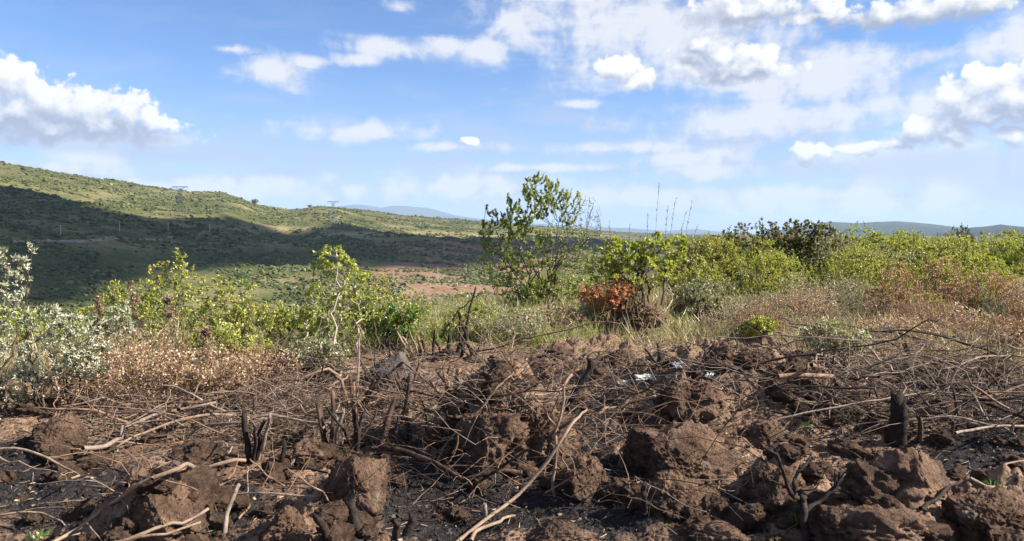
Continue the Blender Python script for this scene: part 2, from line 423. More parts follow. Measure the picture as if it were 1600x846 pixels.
    s = NT('charcoal_bits'); M['coal'] = s.finish(s.ramp(s.attr('rnd'), [(0, (.012, .011, .011)), (.8, (.032, .028, .026)), (.95, (.08, .065, .055)), (1, (.26, .21, .17))]), .7, None, .3)
    s = NT('white_litter'); v = s.obj(); M['paper'] = s.finish(s.mix(s.ss(s.noise(v, 30, 3), .5, .64), (.50, .49, .42), (.30, .29, .24)), .55)
    s = NT('blue_white_film'); v = s.obj(); M['film'] = s.finish(s.mix(s.ss(s.noise(v, 40, 3), .45, .6), (.40, .42, .46), (.20, .21, .23)), .35)
    # far land
    s = NT('valley_land'); v = s.obj()
    n1 = s.noise(v, .012, 4, .6); n2 = s.noise(v, .05, 4, .6); n3 = s.noise(v, .22, 4, .65)
    c = s.mix(s.ss(n1, .38, .62), (.070, .075, .030), (.190, .165, .080))
    c = s.mix(s.math('MULTIPLY', s.ss(n2, .42, .62), .6), c, (.055, .08, .022))
    red = s.mix(s.ss(n3, .4, .6), (.20, .105, .068), (.31, .20, .14))
    rm = s.math('ADD', s.attr('redness'), s.math('MULTIPLY', s.math('SUBTRACT', n2, .5), .9))
    c = s.mix(s.math('MULTIPLY', s.ss(rm, .38, .6), .9), c, red)
    c = s.mix(s.attr('straw'), c, (.33, .27, .14))
    c = s.mix(s.attr('lush'), c, (.060, .074, .028))
    c = s.mix(s.math('MULTIPLY', s.ss(n3, .52, .62), .55), c, (.04, .055, .018))
    M['valley'] = s.finish(c, 1.0, s.bump(n3, .6, 1.5), .02)
    s = NT('far_scrub'); c = s.ramp(s.attr('rnd'), [(0, (.04, .052, .02)), (.5, (.085, .10, .038)), (.85, (.14, .145, .065)), (1, (.20, .19, .11))])
    M['scrub'] = s.finish(c, 1.0, None, .02)
    s = NT('mountain_land'); M['mountain'] = s.finish(s.mix(s.ss(s.noise(s.obj(), .0012, 4), .4, .6), (.03, .045, .028), (.06, .07, .04)), 1, None, .0)
    s = NT('track_dust'); M['road'] = s.finish(s.mix(s.ss(s.noise(s.obj(), .3, 4), .4, .6), (.30, .25, .19), (.20, .16, .12)), 1, None, .05)
    s = NT('galvanised_steel'); M['steel'] = s.finish(s.mix(s.ss(s.noise(s.obj(), 2, 3), .4, .6), (.24, .26, .28), (.17, .19, .21)), .5, None, .4)
    s = NT('pole_wood'); M['pole'] = s.finish(s.mix(s.ss(s.noise(s.obj(), 3, 3), .4, .6), (.52, .48, .42), (.40, .36, .31)), .8)
    s = NT('cloud_white'); M['cloud'] = s.finish((.9, .9, .9), 1, None, 0)
build_materials()

# ------------------------------------------------------------------ ground sheets
def polar_sheet(name, radii, mat, near):
    dense = np.radians(np.linspace(-47, 47, 1030)); a1 = np.radians(np.linspace(47, 313, 80))[1:-1]
    az = np.concatenate([dense, a1]); n = len(az); m = len(radii)
    A, R_ = np.meshgrid(az, radii)
    x, y = (np.sin(A) * R_).ravel(), (np.cos(A) * R_).ravel()
    z, soil, r, azz = terrain(x, y, True, True)
    i = np.arange(m - 1)[:, None] * n; j = np.arange(n)[None, :]; j2 = (j + 1) % n
    q = np.stack([i + j, i + n + j, i + n + j2, i + j2], -1).reshape(-1, 4)
    attrs = {}
    V = np.stack([x, y, z], -1)
    if near:
        Y = np.maximum(y, .5); px = CX + F * x / Y
        burn_zone = (1 - sstep(7.2, 9.0, r + .6 * noise2(x, y, 3))) 
        pyy = HORIZON + F * EYE / Y
        pk = lambda cx, cy, wx, wy: np.exp(-(((px - cx) / wx) ** 2 + ((pyy - cy) / wy) ** 2) ** 1.5)
        pock = pk(680, 790, 130, 70) + pk(950, 700, 70, 80) + pk(900, 800, 120, 40) + pk(1540, 715, 90, 50) + pk(1480, 650, 120, 30) + pk(1150, 815, 70, 40) + pk(60, 760, 130, 60) + pk(330, 800, 60, 40) + pk(600, 690, 60, 30) + .8 * pk(1010, 790, 60, 40)
        attrs['burn'] = np.clip((1 - soil * .8) * burn_zone * (.30 + .75 * pock) + .25 * noise2(x * 1.7, y * 1.7, 66) * burn_zone, 0, 1)
        attrs['litter'] = np.clip(sstep(5.2, 8, r + 1.2 * noise2(x * .8, y * .8, 8)) * .8 + .12, 0, 1) * (1 - .6 * sstep(.3, .8, attrs['burn']))
        attrs['grass'] = sstep(10.2, 12.0, r + .9 * noise2(x * .9, y * .9, 12) + np.where(az[None, :].repeat(m, 0).ravel() > .2, -.8, 0))
        V = np.vstack([V, [[0, 0, 0]]]); c = len(V) - 1
        jj = np.arange(n); t = np.stack([np.full(n, c), jj, (jj + 1) % n], -1)
        attrs = {k: np.append(a, 0) for k, a in attrs.items()}
        me = raw_mesh(name, V, [q, t], mat, attrs)
    else:
        Y = np.maximum(y, 1); px = CX + F * x / Y; py = HORIZON - F * (z - EYE) / Y
        px = np.where(y < 10, -5000, px)
        e = lambda cx, cy, wx, wy: np.exp(-(((px - cx) / wx) ** 2 + ((py - cy) / wy) ** 2))
        nz = noise2(x / 60, y / 60, 77); nf = np.where((r < 4000), 1, 0)
        attrs['redness'] = np.clip(1.0 * e(665, 450, 170, 34) + .75 * e(745, 420, 60, 20) + .33 * e(640, 385, 200, 16) + .35 * e(345, 394, 60, 6) + .3 * e(860, 400, 160, 26)
                                   + .35 * e(390, 362, 90, 7) + .36 * e(600, 343, 40, 5) + .25 * e(60, 345, 60, 5), 0, 1) * nf + .17
        attrs['straw'] = np.clip(.75 * e(600, 366, 160, 4) + .9 * e(820, 371, 130, 4.5) + .55 * e(430, 357, 70, 4) + .35 * e(160, 385, 120, 10) + .3 * e(440, 440, 60, 14) + .12 * e(150, 310, 400, 50), 0, .9) * nf
        attrs['lush'] = np.clip(.8 * e(130, 440, 130, 60) + .5 * e(420, 402, 120, 10) + .3 * e(40, 300, 180, 30) + .3 * nz * (r < 900), 0, .9) * nf
        me = raw_mesh(name, V, [q], mat, attrs)
    return tag(obj(name, me), kind='structure')

lg = lambda a, b, st: np.exp(np.arange(math.log(a), math.log(b), st))
near_r = np.concatenate([lg(.4, 2.6, .12), lg(2.6, 14, 1 / 330), lg(14, 60, 1 / 90), [60.]])
far_r = np.concatenate([lg(60, 1600, 1 / 75), lg(1600, 26000, 1 / 22), [26000.]])
polar_sheet('ground', near_r, M['ground'], True)
polar_sheet('valley_ground', far_r, M['valley'], False)

def ridge_mesh(name, pts, R, dep, mat, base=-32, rough=.1):
    pts = np.array(pts, float); n = 260
    px = np.linspace(pts[0, 0], pts[-1, 0], n)
    top = (HORIZON - np.interp(px, pts[:, 0], pts[:, 1])) / F * R + EYE
    prof = np.concatenate([np.linspace(-1, 0, 16), np.linspace(0, 1, 8)[1:]])
    V = np.zeros((len(prof), n, 3))
    for k, t in enumerate(prof):
        Y = R + t * dep
        x = (px - CX) / F * R * (1 + .0 * t)
        sh = (1 - abs(t)) ** 1.15
        nz = fbm2(x / (dep * .35), np.full(n, Y / (dep * .5)), 4, 91)
        z = base + (top - base) * sh * (1 + rough * nz * (1 - sh) * 2) + (top - base) * .025 * noise2(x / (dep * .06), np.full(n, t * 5.), 17) * (1 if abs(t) > .01 else .4)
        V[k] = np.stack([x, np.full(n, Y), z], -1)
    m = len(prof); i = np.arange(m - 1)[:, None] * n; j = np.arange(n - 1)[None, :]
    q = np.stack([i + j, i + j + 1, i + n + j + 1, i + n + j], -1).reshape(-1, 4)
    return tag(obj(name, raw_mesh(name, V.reshape(-1, 3), [q], mat)), kind='structure')

ridge_mesh('mountains', [(455, 372), (500, 336), (530, 323), (556, 320), (572, 321), (596, 325), (612, 322), (630, 322), (650, 324), (668, 325), (690, 331), (712, 337), (740, 341), (800, 348), (880, 352), (980, 357), (1040, 361), (1085, 358), (1105, 360), (1150, 365), (1200, 372)], 15000, 3800, M['mountain'], -40)
ridge_mesh('hills', [(1150, 372), (1220, 360), (1275, 349), (1300, 347), (1340, 349), (1370, 347), (1400, 346), (1430, 348), (1460, 351), (1500, 356), (1560, 360), (1700, 364), (1800, 372)], 5200, 900, M['mountain'], -36)
ridge_mesh('hill', [(1440, 372), (1490, 360), (1515, 356), (1540, 354), (1562, 351), (1580, 353), (1600, 355), (1660, 352), (1750, 356), (1850, 372)], 3600, 600, M['mountain'], -36)

# dirt track along the foot of the left hill
def ribbon(name, pts, width, mat):
    P = hit(np.array([p[0] for p in pts]), np.array([p[1] for p in pts]))
    t = np.linspace(0, 1, 90); s = np.linspace(0, 1, len(P))
    x, y = np.interp(t, s, P[:, 0]), np.interp(t, s, P[:, 1])
    T = np.stack([np.gradient(x), np.gradient(y)], -1); T /= np.linalg.norm(T, axis=1, keepdims=True)
    V = []
    for k in np.linspace(-.5, .5, 5):
        xx, yy = x - T[:, 1] * width * k, y + T[:, 0] * width * k
        V.append(np.stack([xx, yy, terrain(xx, yy) + .25 - abs(k) * .5], -1))
    V = np.stack(V, 1).reshape(-1, 3); n = 5
    i = np.arange(89)[:, None] * n; j = np.arange(4)[None, :]
    q = np.stack([i + j, i + j + 1, i + n + j + 1, i + n + j], -1).reshape(-1, 4)
    return tag(obj(name, raw_mesh(name, V, [q], mat)), kind='structure')
ribbon('dirt_road', [(-60, 379), (20, 377), (90, 376.5), (160, 375), (215, 373.5), (270, 370)], 6, M['road'])

# ------------------------------------------------------------------ light, sky, air
def build_sky():
    w = bpy.data.worlds.new('World'); SC.world = w; w.use_nodes = True
    t = w.node_tree; t.nodes.clear(); s = NT('sky', t)
    out = s.n('OutputWorld')
    sky = s.n('TexSky', sky_type='NISHITA', sun_disc=False, sun_elevation=SUN_EL, sun_rotation=math.pi / 2 - SUN_AZ, altitude=1700, air_density=1.0, dust_density=.55, ozone_density=2.2)
    # direction -> azimuth / elevation in degrees
    d = s.n('TexCoord').outputs['Generated']
    sp = s.n('SeparateXYZ', {0: d})
    az = s.math('MULTIPLY', s.math('ARCTAN2', sp.outputs[0], sp.outputs[1]), 180 / math.pi)
    el = s.math('MULTIPLY', s.math('ARCSINE', sp.outputs[2]), 180 / math.pi)
    P = s.n('CombineXYZ', {0: az, 1: el, 2: 0.0}).outputs[0]
    def ae(px, py):
        v = ray(px, py); return math.degrees(math.atan2(v[0], 1)), math.degrees(math.atan2(v[2], math.hypot(v[0], 1)))
    def field(v, L):
        r = None
        for (px, py, rx, ry) in L:
            c = ae(px, py); e = ae(px + rx, py); f = ae(px, py - ry)
            ix, iy = 1 / abs(e[0] - c[0]), 1 / abs(f[1] - c[1])
            q = s.n('VectorMath', {0: v, 1: (ix, iy, 0), 2: (-c[0] * ix, -c[1] * iy, 0)}, operation='MULTIPLY_ADD').outputs[0]
            q = s.n('VectorMath', {0: q, 1: q}, operation='DOT_PRODUCT').outputs[1]
            r = q if r is None else s.math('SMOOTH_MIN', r, q, .2)
        return s.math('SUBTRACT', 1.0, s.math('SQRT', s.math('MAXIMUM', r, 0.0)))
    cumulus = [(18, 122, 52, 42), (70, 158, 60, 44), (-40, 130, 90, 66), (140, 178, 60, 38), (195, 172, 48, 36), (235, 188, 40, 30), (110, 202, 190, 30), (30, 180, 130, 44), (150, 190, 110, 34),
               (735, 220, 15, 8), (1262, 240, 36, 20), (1135, 82, 64, 36), (1090, 72, 36, 22), (1200, 97, 34, 28), (1150, 112, 105, 24), (1080, 100, 40, 20),
               (965, 108, 38, 24), (1000, 128, 36, 18), (1550, 128, 70, 32), (1490, 145, 50, 30), (1590, 150, 70, 46), (1520, 175, 80, 30), (1620, 115, 60, 30), (1560, 180, 110, 22),
               (1500, 210, 40, 26), (1585, 212, 36, 20), (1345, 234, 40, 11), (1400, 226, 36, 13), (1440, 205, 40, 28), (1480, 190, 40, 24), (1290, 8, 40, 22), (1420, 20, 180, 26), (1160, 20, 110, 26), (1270, 25, 90, 14), (1540, 5, 60, 22)]
    soft = [(440, 113, 70, 26), (480, 100, 36, 12), (620, 76, 90, 20), (700, 70, 50, 16), (560, 92, 40, 12), (760, 78, 50, 22), (360, 77, 42, 9), (622, 10, 30, 14), (800, 40, 40, 40), (900, 20, 150, 44), (1050, 60, 230, 90), (1240, 130, 170, 60), (1180, 185, 200, 36), (960, 40, 150, 60),
            (300, 300, 260, 20), (700, 292, 220, 22), (1000, 312, 260, 22), (1350, 322, 260, 22), (80, 292, 140, 18), (120, 245, 70, 28), (90, 262, 110, 20), (360, 290, 40, 20), (552, 297, 36, 16), (430, 290, 70, 14), (900, 163, 40, 8), (1480, 305, 90, 28), (1350, 172, 250, 28), (1130, 240, 70, 20), (1300, 100, 160, 36), (1580, 60, 80, 46),
            (960, 232, 150, 12), (1080, 248, 110, 16), (1100, 268, 90, 20), (850, 262, 130, 9), (560, 205, 110, 20), (700, 230, 60, 10), (1250, 305, 200, 18), (1420, 250, 190, 46), (1540, 255, 140, 50), (150, 215, 150, 22)]
    sun2 = (.45, .85, 0)
    def cum_density(off, det):
        v = P if off is None else s.n('VectorMath', {0: P, 1: off}, operation='ADD').outputs[0]
        wv = s.n('TexNoise', {'Vector': v, 'Scale': .55, 'Detail': 2.0}, noise_dimensions='2D').outputs[1]
        wv = s.n('VectorMath', {0: wv, 1: (.5, .5, .5)}, operation='SUBTRACT').outputs[0]
        wv = s.n('VectorMath', {0: wv, 1: (1.0, .8, 0)}, operation='MULTIPLY').outputs[0]
        vw = s.n('VectorMath', {0: v, 1: wv}, operation='ADD').outputs[0]
        f = field(vw, cumulus)
        vor = s.n('TexVoronoi', {'Vector': vw, 'Scale': .75, 'Detail': 3.0, 'Roughness': .5, 'Lacunarity': 2.2}, feature='F1', voronoi_dimensions='2D').outputs[0]
        nz = s.noise(v, .8, det, .60, dim='2D')
        return f, s.math('ADD', s.math('MULTIPLY', s.math('SUBTRACT', .62, vor), .55), s.math('MULTIPLY', s.math('SUBTRACT', nz, .5), .9))
    f0, d0 = cum_density(None, 6.0); f1, d1 = cum_density(sun2, 4.0)
    D0 = s.math('ADD', f0, d0)
    lit = s.math('ADD', .46, s.math('ADD', s.math('MULTIPLY', s.math('SUBTRACT', f0, f1), .75), s.math('MULTIPLY', s.math('SUBTRACT', d0, d1), .62)))
    dark = field(P, [(1170, 18, 140, 34), (1430, 28, 220, 32), (1550, 190, 130, 26), (90, 208, 230, 36), (1430, 250, 230, 40), (1085, 85, 36, 26), (1150, 122, 70, 16)])
    lit = s.math('SUBTRACT', lit, s.math('MULTIPLY', s.ss(dark, -.25, .55), .46), clamp=True)
    hi = s.math('ADD', .13, s.math('MULTIPLY', s.math('SUBTRACT', 1.0, lit), .40))
    a_c = s.ss(D0, -.16, hi)
    cc = s.ramp(lit, [(0, (.43, .48, .60)), (.25, (.60, .65, .75)), (.5, (.82, .85, .90)), (.78, (1.06, 1.04, 1.01))])
    # thin high cloud: stretched noise held to soft patches
    st = s.n('VectorMath', {0: P, 1: (.10, .42, 1)}, operation='MULTIPLY').outputs[0]
    n_st = s.noise(st, 1.6, 6, .6, .25, '2D')
    n_pf = s.noise(P, .42, 6, .6, .2, '2D')
    fs = field(P, soft)
    dens = s.math('ADD', s.math('MULTIPLY', fs, 1.05), s.math('ADD', s.math('MULTIPLY', s.math('SUBTRACT', n_st, .5), 1.3), s.math('MULTIPLY', s.math('SUBTRACT', n_pf, .5), 1.9)))
    a_s = s.math('MULTIPLY', s.ss(dens, -.35, .85), .92)
    rgt = s.ss(az, -10, 22)
    veil = s.math('MULTIPLY', s.ss(n_st, .42, .70), s.math('MULTIPLY', s.ss(el, 22, 4), s.math('ADD', .30, s.math('MULTIPLY', rgt, .35))))
    low = s.math('MULTIPLY', s.ss(el, 12.5, 1.0), s.math('ADD', .70, s.math('MULTIPLY', s.math('SUBTRACT', n_st, .5), .8)))
    a_v = s.math('ADD', veil, low, clamp=True)
    skyc = s.n('VectorMath', {0: sky, 1: (.118, .146, .182)}, operation='MULTIPLY').outputs[0]
    soft_col = s.mix(s.ss(s.math('ADD', n_pf, s.math('MULTIPLY', fs, .2)), .35, .62), (.62, .69, .84), (.90, .91, .95))
    c = s.mix(a_v, skyc, (.52, .62, .82))
    c = s.mix(a_s, c, soft_col)
    bank = field(P, [(1450, 258, 190, 30), (1560, 262, 150, 40), (1300, 268, 110, 18), (1600, 300, 120, 30), (90, 216, 210, 26), (300, 240, 160, 16)])
    a_b = s.math('MULTIPLY', s.ss(s.math('ADD', bank, s.math('MULTIPLY', s.math('SUBTRACT', n_pf, .5), 1.1)), -.1, .55), .72)
    c = s.mix(a_b, c, (.52, .62, .79))
    c = s.mix(a_c, c, cc)
    over = s.math('MULTIPLY', s.ss(el, 24, 42), s.math('MULTIPLY', s.ss(n_pf, .30, .55), .42))  # unseen bright cloud layer above the view, added to lift the ambient light
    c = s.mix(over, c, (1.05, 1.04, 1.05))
    up = s.ss(el, -.5, 0.0)
    c = s.mix(up, (.20, .20, .17), c)
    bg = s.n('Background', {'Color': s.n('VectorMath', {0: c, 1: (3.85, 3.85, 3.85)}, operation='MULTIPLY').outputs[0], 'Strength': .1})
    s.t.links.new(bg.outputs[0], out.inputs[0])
    w.cycles.sampling_method = 'MANUAL'; w.cycles.sample_map_resolution = 512
build_sky()

sl = bpy.data.lights.new('sun', 'SUN'); sl.energy = 5.0; sl.angle = rad(.5); sl.color = (1, .93, .82)
so = bpy.data.objects.new('sun', sl); COL.objects.link(so)
so.rotation_euler = Vector(tuple(SUN)).to_track_quat('Z', 'Y').to_euler(); so.location = (60, 0, 60)

def build_haze(top=590.0):
    s = NT('air'); pv = s.n('VolumePrincipled', {'Color': (.50, .66, .95), 'Density': 6.5e-5, 'Anisotropy': .0})
    s.t.links.new(pv.outputs[0], s.out.inputs['Volume'])
    x, y0, y1, z0 = 22000, -3000, 25000, -60.0
    V = [(sx * x, yy, zz) for zz in (z0, top) for yy in (y0, y1) for sx in (-1, 1)]
    q = [[0, 2, 3, 1], [4, 5, 7, 6], [0, 1, 5, 4], [2, 6, 7, 3], [0, 4, 6, 2], [1, 3, 7, 5]]
    tag(obj('haze', raw_mesh('haze', V, [np.array(q)], s.m, None, False)), kind='stuff')
build_haze()

def shadow_cloud():
    """a flat-based cumulus up to the right, out of the picture, that shades the valley"""
    X = np.array([-420, -250, -100, 0, 60, 130, 200, 300, 400, 500, 600, 700, 770, 900, 1000, 1030.])
    T = np.array([292, 292, 293, 296, 301, 319, 339, 351, 355, 361, 369, 374.5, 377, 377, 377, 380.])
    B = np.array([470, 474, 476, 480, 480, 478, 466, 424, 412, 420, 424, 423, 421, 416, 404, 388.])
    n = 90; m = 24
    px = np.linspace(X[0], X[-1], n); top = np.interp(px, X, T); bot = np.interp(px, X, B)
    rng = np.random.default_rng(5)
    ra = hit(px, top); rb = hit(px, bot)
    def clampr(P, lo, hi_):
        r = np.hypot(P[:, 0], P[:, 1]); k = np.clip(r, lo, hi_) / r
        x, y = P[:, 0] * k, P[:, 1] * k
        return np.stack([x, y, terrain(x, y)], -1)
    rb = clampr(rb, np.interp(px, [0, 300, 700, 1000], [215, 330, 420, 900]), 2600); ra = clampr(ra, 500, np.interp(px, [0, 1000], [1300, 2400]))
    H = 900.0
    bring = []
    for P in (ra, rb):
        k = (H - P[:, 2]) / SUN[2]
        bring.append(P[:, :2] + SUN[:2] * k[:, None])
    u = np.linspace(0, 1, m)
    G = bring[0][None] * (1 - u[:, None, None]) + bring[1][None] * u[:, None, None]
    G = G + np.stack([24 * fbm2(G[..., 0] / 70, G[..., 1] / 70, 3, 3), 20 * fbm2(G[..., 0] / 60, G[..., 1] / 60, 3, 7)], -1)
    e = np.minimum(1, np.minimum(u, 1 - u)[:, None] * 5) * np.minimum(1, np.minimum(np.arange(n), n - 1 - np.arange(n))[None, :] / 6)
    th = np.sqrt(e) * (70 + 50 * fbm2(G[..., 0] / 120, G[..., 1] / 120, 3, 9))
    V = np.concatenate([np.dstack([G, np.full((m, n), H)]).reshape(-1, 3), np.dstack([G, H + 1 + np.maximum(th, 0)]).reshape(-1, 3)])
    i = np.arange(m - 1)[:, None] * n; j = np.arange(n - 1)[None, :]
    q = np.stack([i + j, i + j + 1, i + n + j + 1, i + n + j], -1).reshape(-1, 4)
    N = n * m
    ring = np.concatenate([np.arange(n), np.arange(2 * n - 1, N, n), np.arange(N - 2, N - n - 1, -1), np.arange(N - 2 * n, 0, -n)])
    r2 = np.roll(ring, -1)
    side = np.stack([ring, r2, r2 + N, ring + N], -1)
    tag(obj('cloud', raw_mesh('cloud', V, [q[:, ::-1], q + N, side], M['cloud'])), kind='structure')
shadow_cloud()

# ------------------------------------------------------------------ camera
cd = bpy.data.cameras.new('camera'); cd.sensor_width = 36; cd.lens = 36 * F / 1600; cd.clip_start = .05; cd.clip_end = 60000
co = bpy.data.objects.new('camera', cd); COL.objects.link(co)
co.location = (0, 0, EYE); co.rotation_euler = (math.pi / 2 - PITCH, 0, 0)
SC.camera = co
SC.view_settings.view_transform = 'Standard'; SC.view_settings.look = 'None'; SC.view_settings.exposure = 1.4; SC.view_settings.gamma = 1
SC.view_settings.use_curve_mapping = False
SC.cycles.use_denoising = True
try: SC.cycles.denoiser = 'OPENIMAGEDENOISE'
except Exception: pass
SC.cycles.max_bounces = 6; SC.cycles.diffuse_bounces = 2; SC.cycles.glossy_bounces = 2; SC.cycles.transmission_bounces = 3; SC.cycles.volume_bounces = 1; SC.cycles.transparent_max_bounces = 4
SC.cycles.caustics_reflective = False; SC.cycles.caustics_refractive = False

# ------------------------------------------------------------------ rocks and clods
import bmesh
def ico(sub):
    bm = bmesh.new(); bmesh.ops.create_icosphere(bm, subdivisions=sub, radius=1)
    V = np.array([v.co[:] for v in bm.verts]); Fc = np.array([[v.index for v in f.verts] for f in bm.faces]); bm.free()
    return V, Fc
ICO = {k: ico(k) for k in (1, 2, 4, 5, 6)}

def rock(name, label, cat, px, base, top, width, mat='clod', seed=0, crumb=1.0, cuts=0, lean=0, soot=.6, depth=.9, sub=6, group=None, dy=0):
    """px, base, top, width in photo pixels where it stands on the ground"""
    g = hit(px, base); Y = g[1]; w = width / F * Y / 2; hgt = (base - top) / F * Y
    rng = np.random.default_rng(seed)
    V, Fc = ICO[sub]; n = V.copy(); s0 = rng.random(3) * 50
    q = n * 1.25 + s0
    def f(k): return noise3(*(n * k + s0).T)
    r = 1 + .42 * noise3(*q.T) + .20 * f(2.6) + .16 * (np.abs(f(4.2)) - .25)
    P = n * r[:, None]
    for _ in range(cuts + 4):
        d = rng.standard_normal(3); d[2] = abs(d[2]) * .7; d /= np.linalg.norm(d); c = .52 + .28 * rng.random()
        ov = np.maximum(0, P @ d - c); P = P - d * (ov * .85)[:, None]
    wq = n * 3.6 + s0 + .3 * f(4.0)[:, None]; w2 = n * 9.0 + s0 + .2 * f(9.0)[:, None]
    P = P + n * (crumb * (.13 * (.5 - worley(*wq.T)) + .085 * (.5 - worley(*w2.T)) + .11 * (np.abs(f(13)) - .25) + .075 * (np.abs(f(27)) - .25) + .035 * f(48)))[:, None]
    mn, mx = P.min(0), P.max(0)
    P = (P - (mn + mx) / 2) / ((mx - mn) / 2)
    P[:, 2] = np.where(P[:, 2] < -.3, -.3 + (P[:, 2] + .3) * .5, P[:, 2])
    z0 = -.42
    P[:, 2] = (P[:, 2] - z0) / (1 - z0)
    P[:, 0] += lean * np.maximum(P[:, 2], 0)
    P = P * np.array([w, w * depth, hgt])
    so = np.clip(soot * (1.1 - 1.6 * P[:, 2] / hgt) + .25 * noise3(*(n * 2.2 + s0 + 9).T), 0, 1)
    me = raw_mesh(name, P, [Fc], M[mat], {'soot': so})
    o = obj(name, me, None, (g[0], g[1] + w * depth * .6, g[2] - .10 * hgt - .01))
    return tag(o, label, cat, group)

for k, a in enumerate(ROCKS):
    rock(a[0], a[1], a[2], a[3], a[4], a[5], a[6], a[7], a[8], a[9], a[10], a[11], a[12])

# small loose stones: countable ones near the camera
rng = np.random.default_rng(77)
LOOSE = [('pebble', 'pale pebble', 'pebble')]
sx = rng.uniform(0, 1600, 150); sy = 560 + 300 * rng.random(150) ** .9
base_me = []
for k in range(6):
    V, Fc = ICO[5]; s0 = rng.random(3) * 40
    r_ = 1 + .4 * noise3(*(V * 1.3 + s0).T) + .25 * (.5 - worley(*(V * 2.6 + s0).T)) + .2 * np.abs(noise3(*(V * 6 + s0).T)) + .12 * np.abs(noise3(*(V * 13 + s0).T))
    base_me.append(raw_mesh('crumb', V * r_[:, None] * np.array([1, .8, .62]), [Fc], M['clod'], {'soot': np.full(len(V), .25)}))
Pg = hit(sx, sy)
lx = rng.uniform(0, 1600, 130); ly = 548 + 300 * rng.random(130)
for (cx_, cy_, wx_, wy_) in ((680, 790, 110, 70), (945, 700, 60, 70), (900, 800, 80, 30), (1545, 715, 70, 40)):
    inn = ((lx - cx_) / wx_) ** 2 + ((ly - cy_) / wy_) ** 2 < 1; lx[inn] = 200 + 300 * rng.random(inn.sum()); ly[inn] = 560 + 90 * rng.random(inn.sum())
Pl = hit(lx, ly)
for k in range(130):
    o = obj('dirt_lump', base_me[k % 6]); s_ = rng.uniform(.06, .15)
    o.location = Pl[k] + np.array([0, 0, s_ * .12]); o.scale = (s_, s_ * rng.uniform(.7, 1.1), s_ * rng.uniform(.7, 1.1)); o.rotation_euler = (rng.uniform(-.5, .5), rng.uniform(-.5, .5), rng.uniform(0, 6.28))
    tag(o, 'fist sized brown lump of dug soil half sunk in the ground', 'dirt lump', 'lumps of dug soil')
for k in range(150):
    o = obj('soil_crumb', base_me[k % 6]); s_ = rng.uniform(.025, .085)
    o.location = Pg[k] + np.array([0, 0, s_ * .25]); o.scale = (s_, s_, s_); o.rotation_euler = (0, 0, rng.uniform(0, 6.28))
    tag(o, 'small brown crumb of soil lying loose on the burnt ground', 'soil crumb', 'loose crumbs of soil on the burnt ground')

# ------------------------------------------------------------------ sticks, branches, stumps
def stick_geo(P, r0, r1, rng, k=6, twigs=0, rough=.08, jit=.012, cap=True, jag=0):
    """P: world polyline through which the stick bends"""
    P = np.asarray(P, float); n = max(8, 4 * len(P))
    s = np.concatenate([[0], np.cumsum(np.linalg.norm(np.diff(P, axis=0), axis=1))]); L = s[-1]
    t = np.linspace(0, L, n)
    Q = np.stack([np.interp(t, s, P[:, i]) for i in range(3)], -1)
    Q[1:-1] = (Q[:-2] + 2 * Q[1:-1] + Q[2:]) / 4
    kk = np.sort(rng.choice(np.arange(1, n - 1), 3, replace=False)); kn = rng.standard_normal((5, 3)) * .028 * min(L, 1.3); kn[0] = 0
    Q = Q + np.stack([np.interp(np.arange(n), [0, *kk, n - 1], kn[:, i]) for i in range(3)], -1)
    w = rng.standard_normal((n, 3)) * jit * 2.2 * min(L, 1.2)
    for _ in range(2): w[1:-1] = (w[:-2] + w[1:-1] + w[2:]) / 3
    w[0] *= .3; Q = Q + w
    R = np.linspace(r0, r1, n)
    g = Geo(); g.tube(Q, R, k, rng.random(), cap, rough, rng)
    if jag:
        V_ = g.V[-1]; T_ = Q[-1] - Q[-2]; T_ /= np.linalg.norm(T_)
        V_[(n - 1) * k:n * k] += T_ * (rng.random((k, 1)) * jag * r1 * 2.2); V_[-1] -= T_ * r1 * .3
    for _ in range(twigs):
        i = rng.integers(n // 4, n - 1); d = rng.standard_normal(3); d[2] = abs(d[2]) * .5; T = Q[min(i + 1, n - 1)] - Q[i - 1]; T /= np.linalg.norm(T) + 1e-9
        d = d / np.linalg.norm(d) * .8 + T * .8; l = L * rng.uniform(.12, .35)
        tt = np.linspace(0, 1, 6)[:, None]
        g.tube(Q[i] + d * l * tt + rng.standard_normal((6, 3)) * .012 * l + np.array([0, 0, -.12 * l]) * tt ** 2, np.linspace(R[i] * .6, R[i] * .15, 6), 4, rng.random())
    return g

def px_line(pts, lift):
    """pixel polyline lying on (or lifted above) the ground -> world points"""
    px = np.array([p[0] for p in pts], float); py = np.array([p[1] for p in pts], float)
    P = hit(px, py); lf = np.broadcast_to(np.asarray(lift, float), (len(pts),))
    d = ray(px, py)
    # raise above the ground along the view ray so that it stays at its place in the picture
    out = []
    for k in range(len(pts)):
        Y = P[k, 1]; drop = -d[k, 2]
        Yn = Y - lf[k] / max(drop, .05)
        out.append(np.array([0, 0, EYE]) + d[k] * Yn)
    return np.array(out)

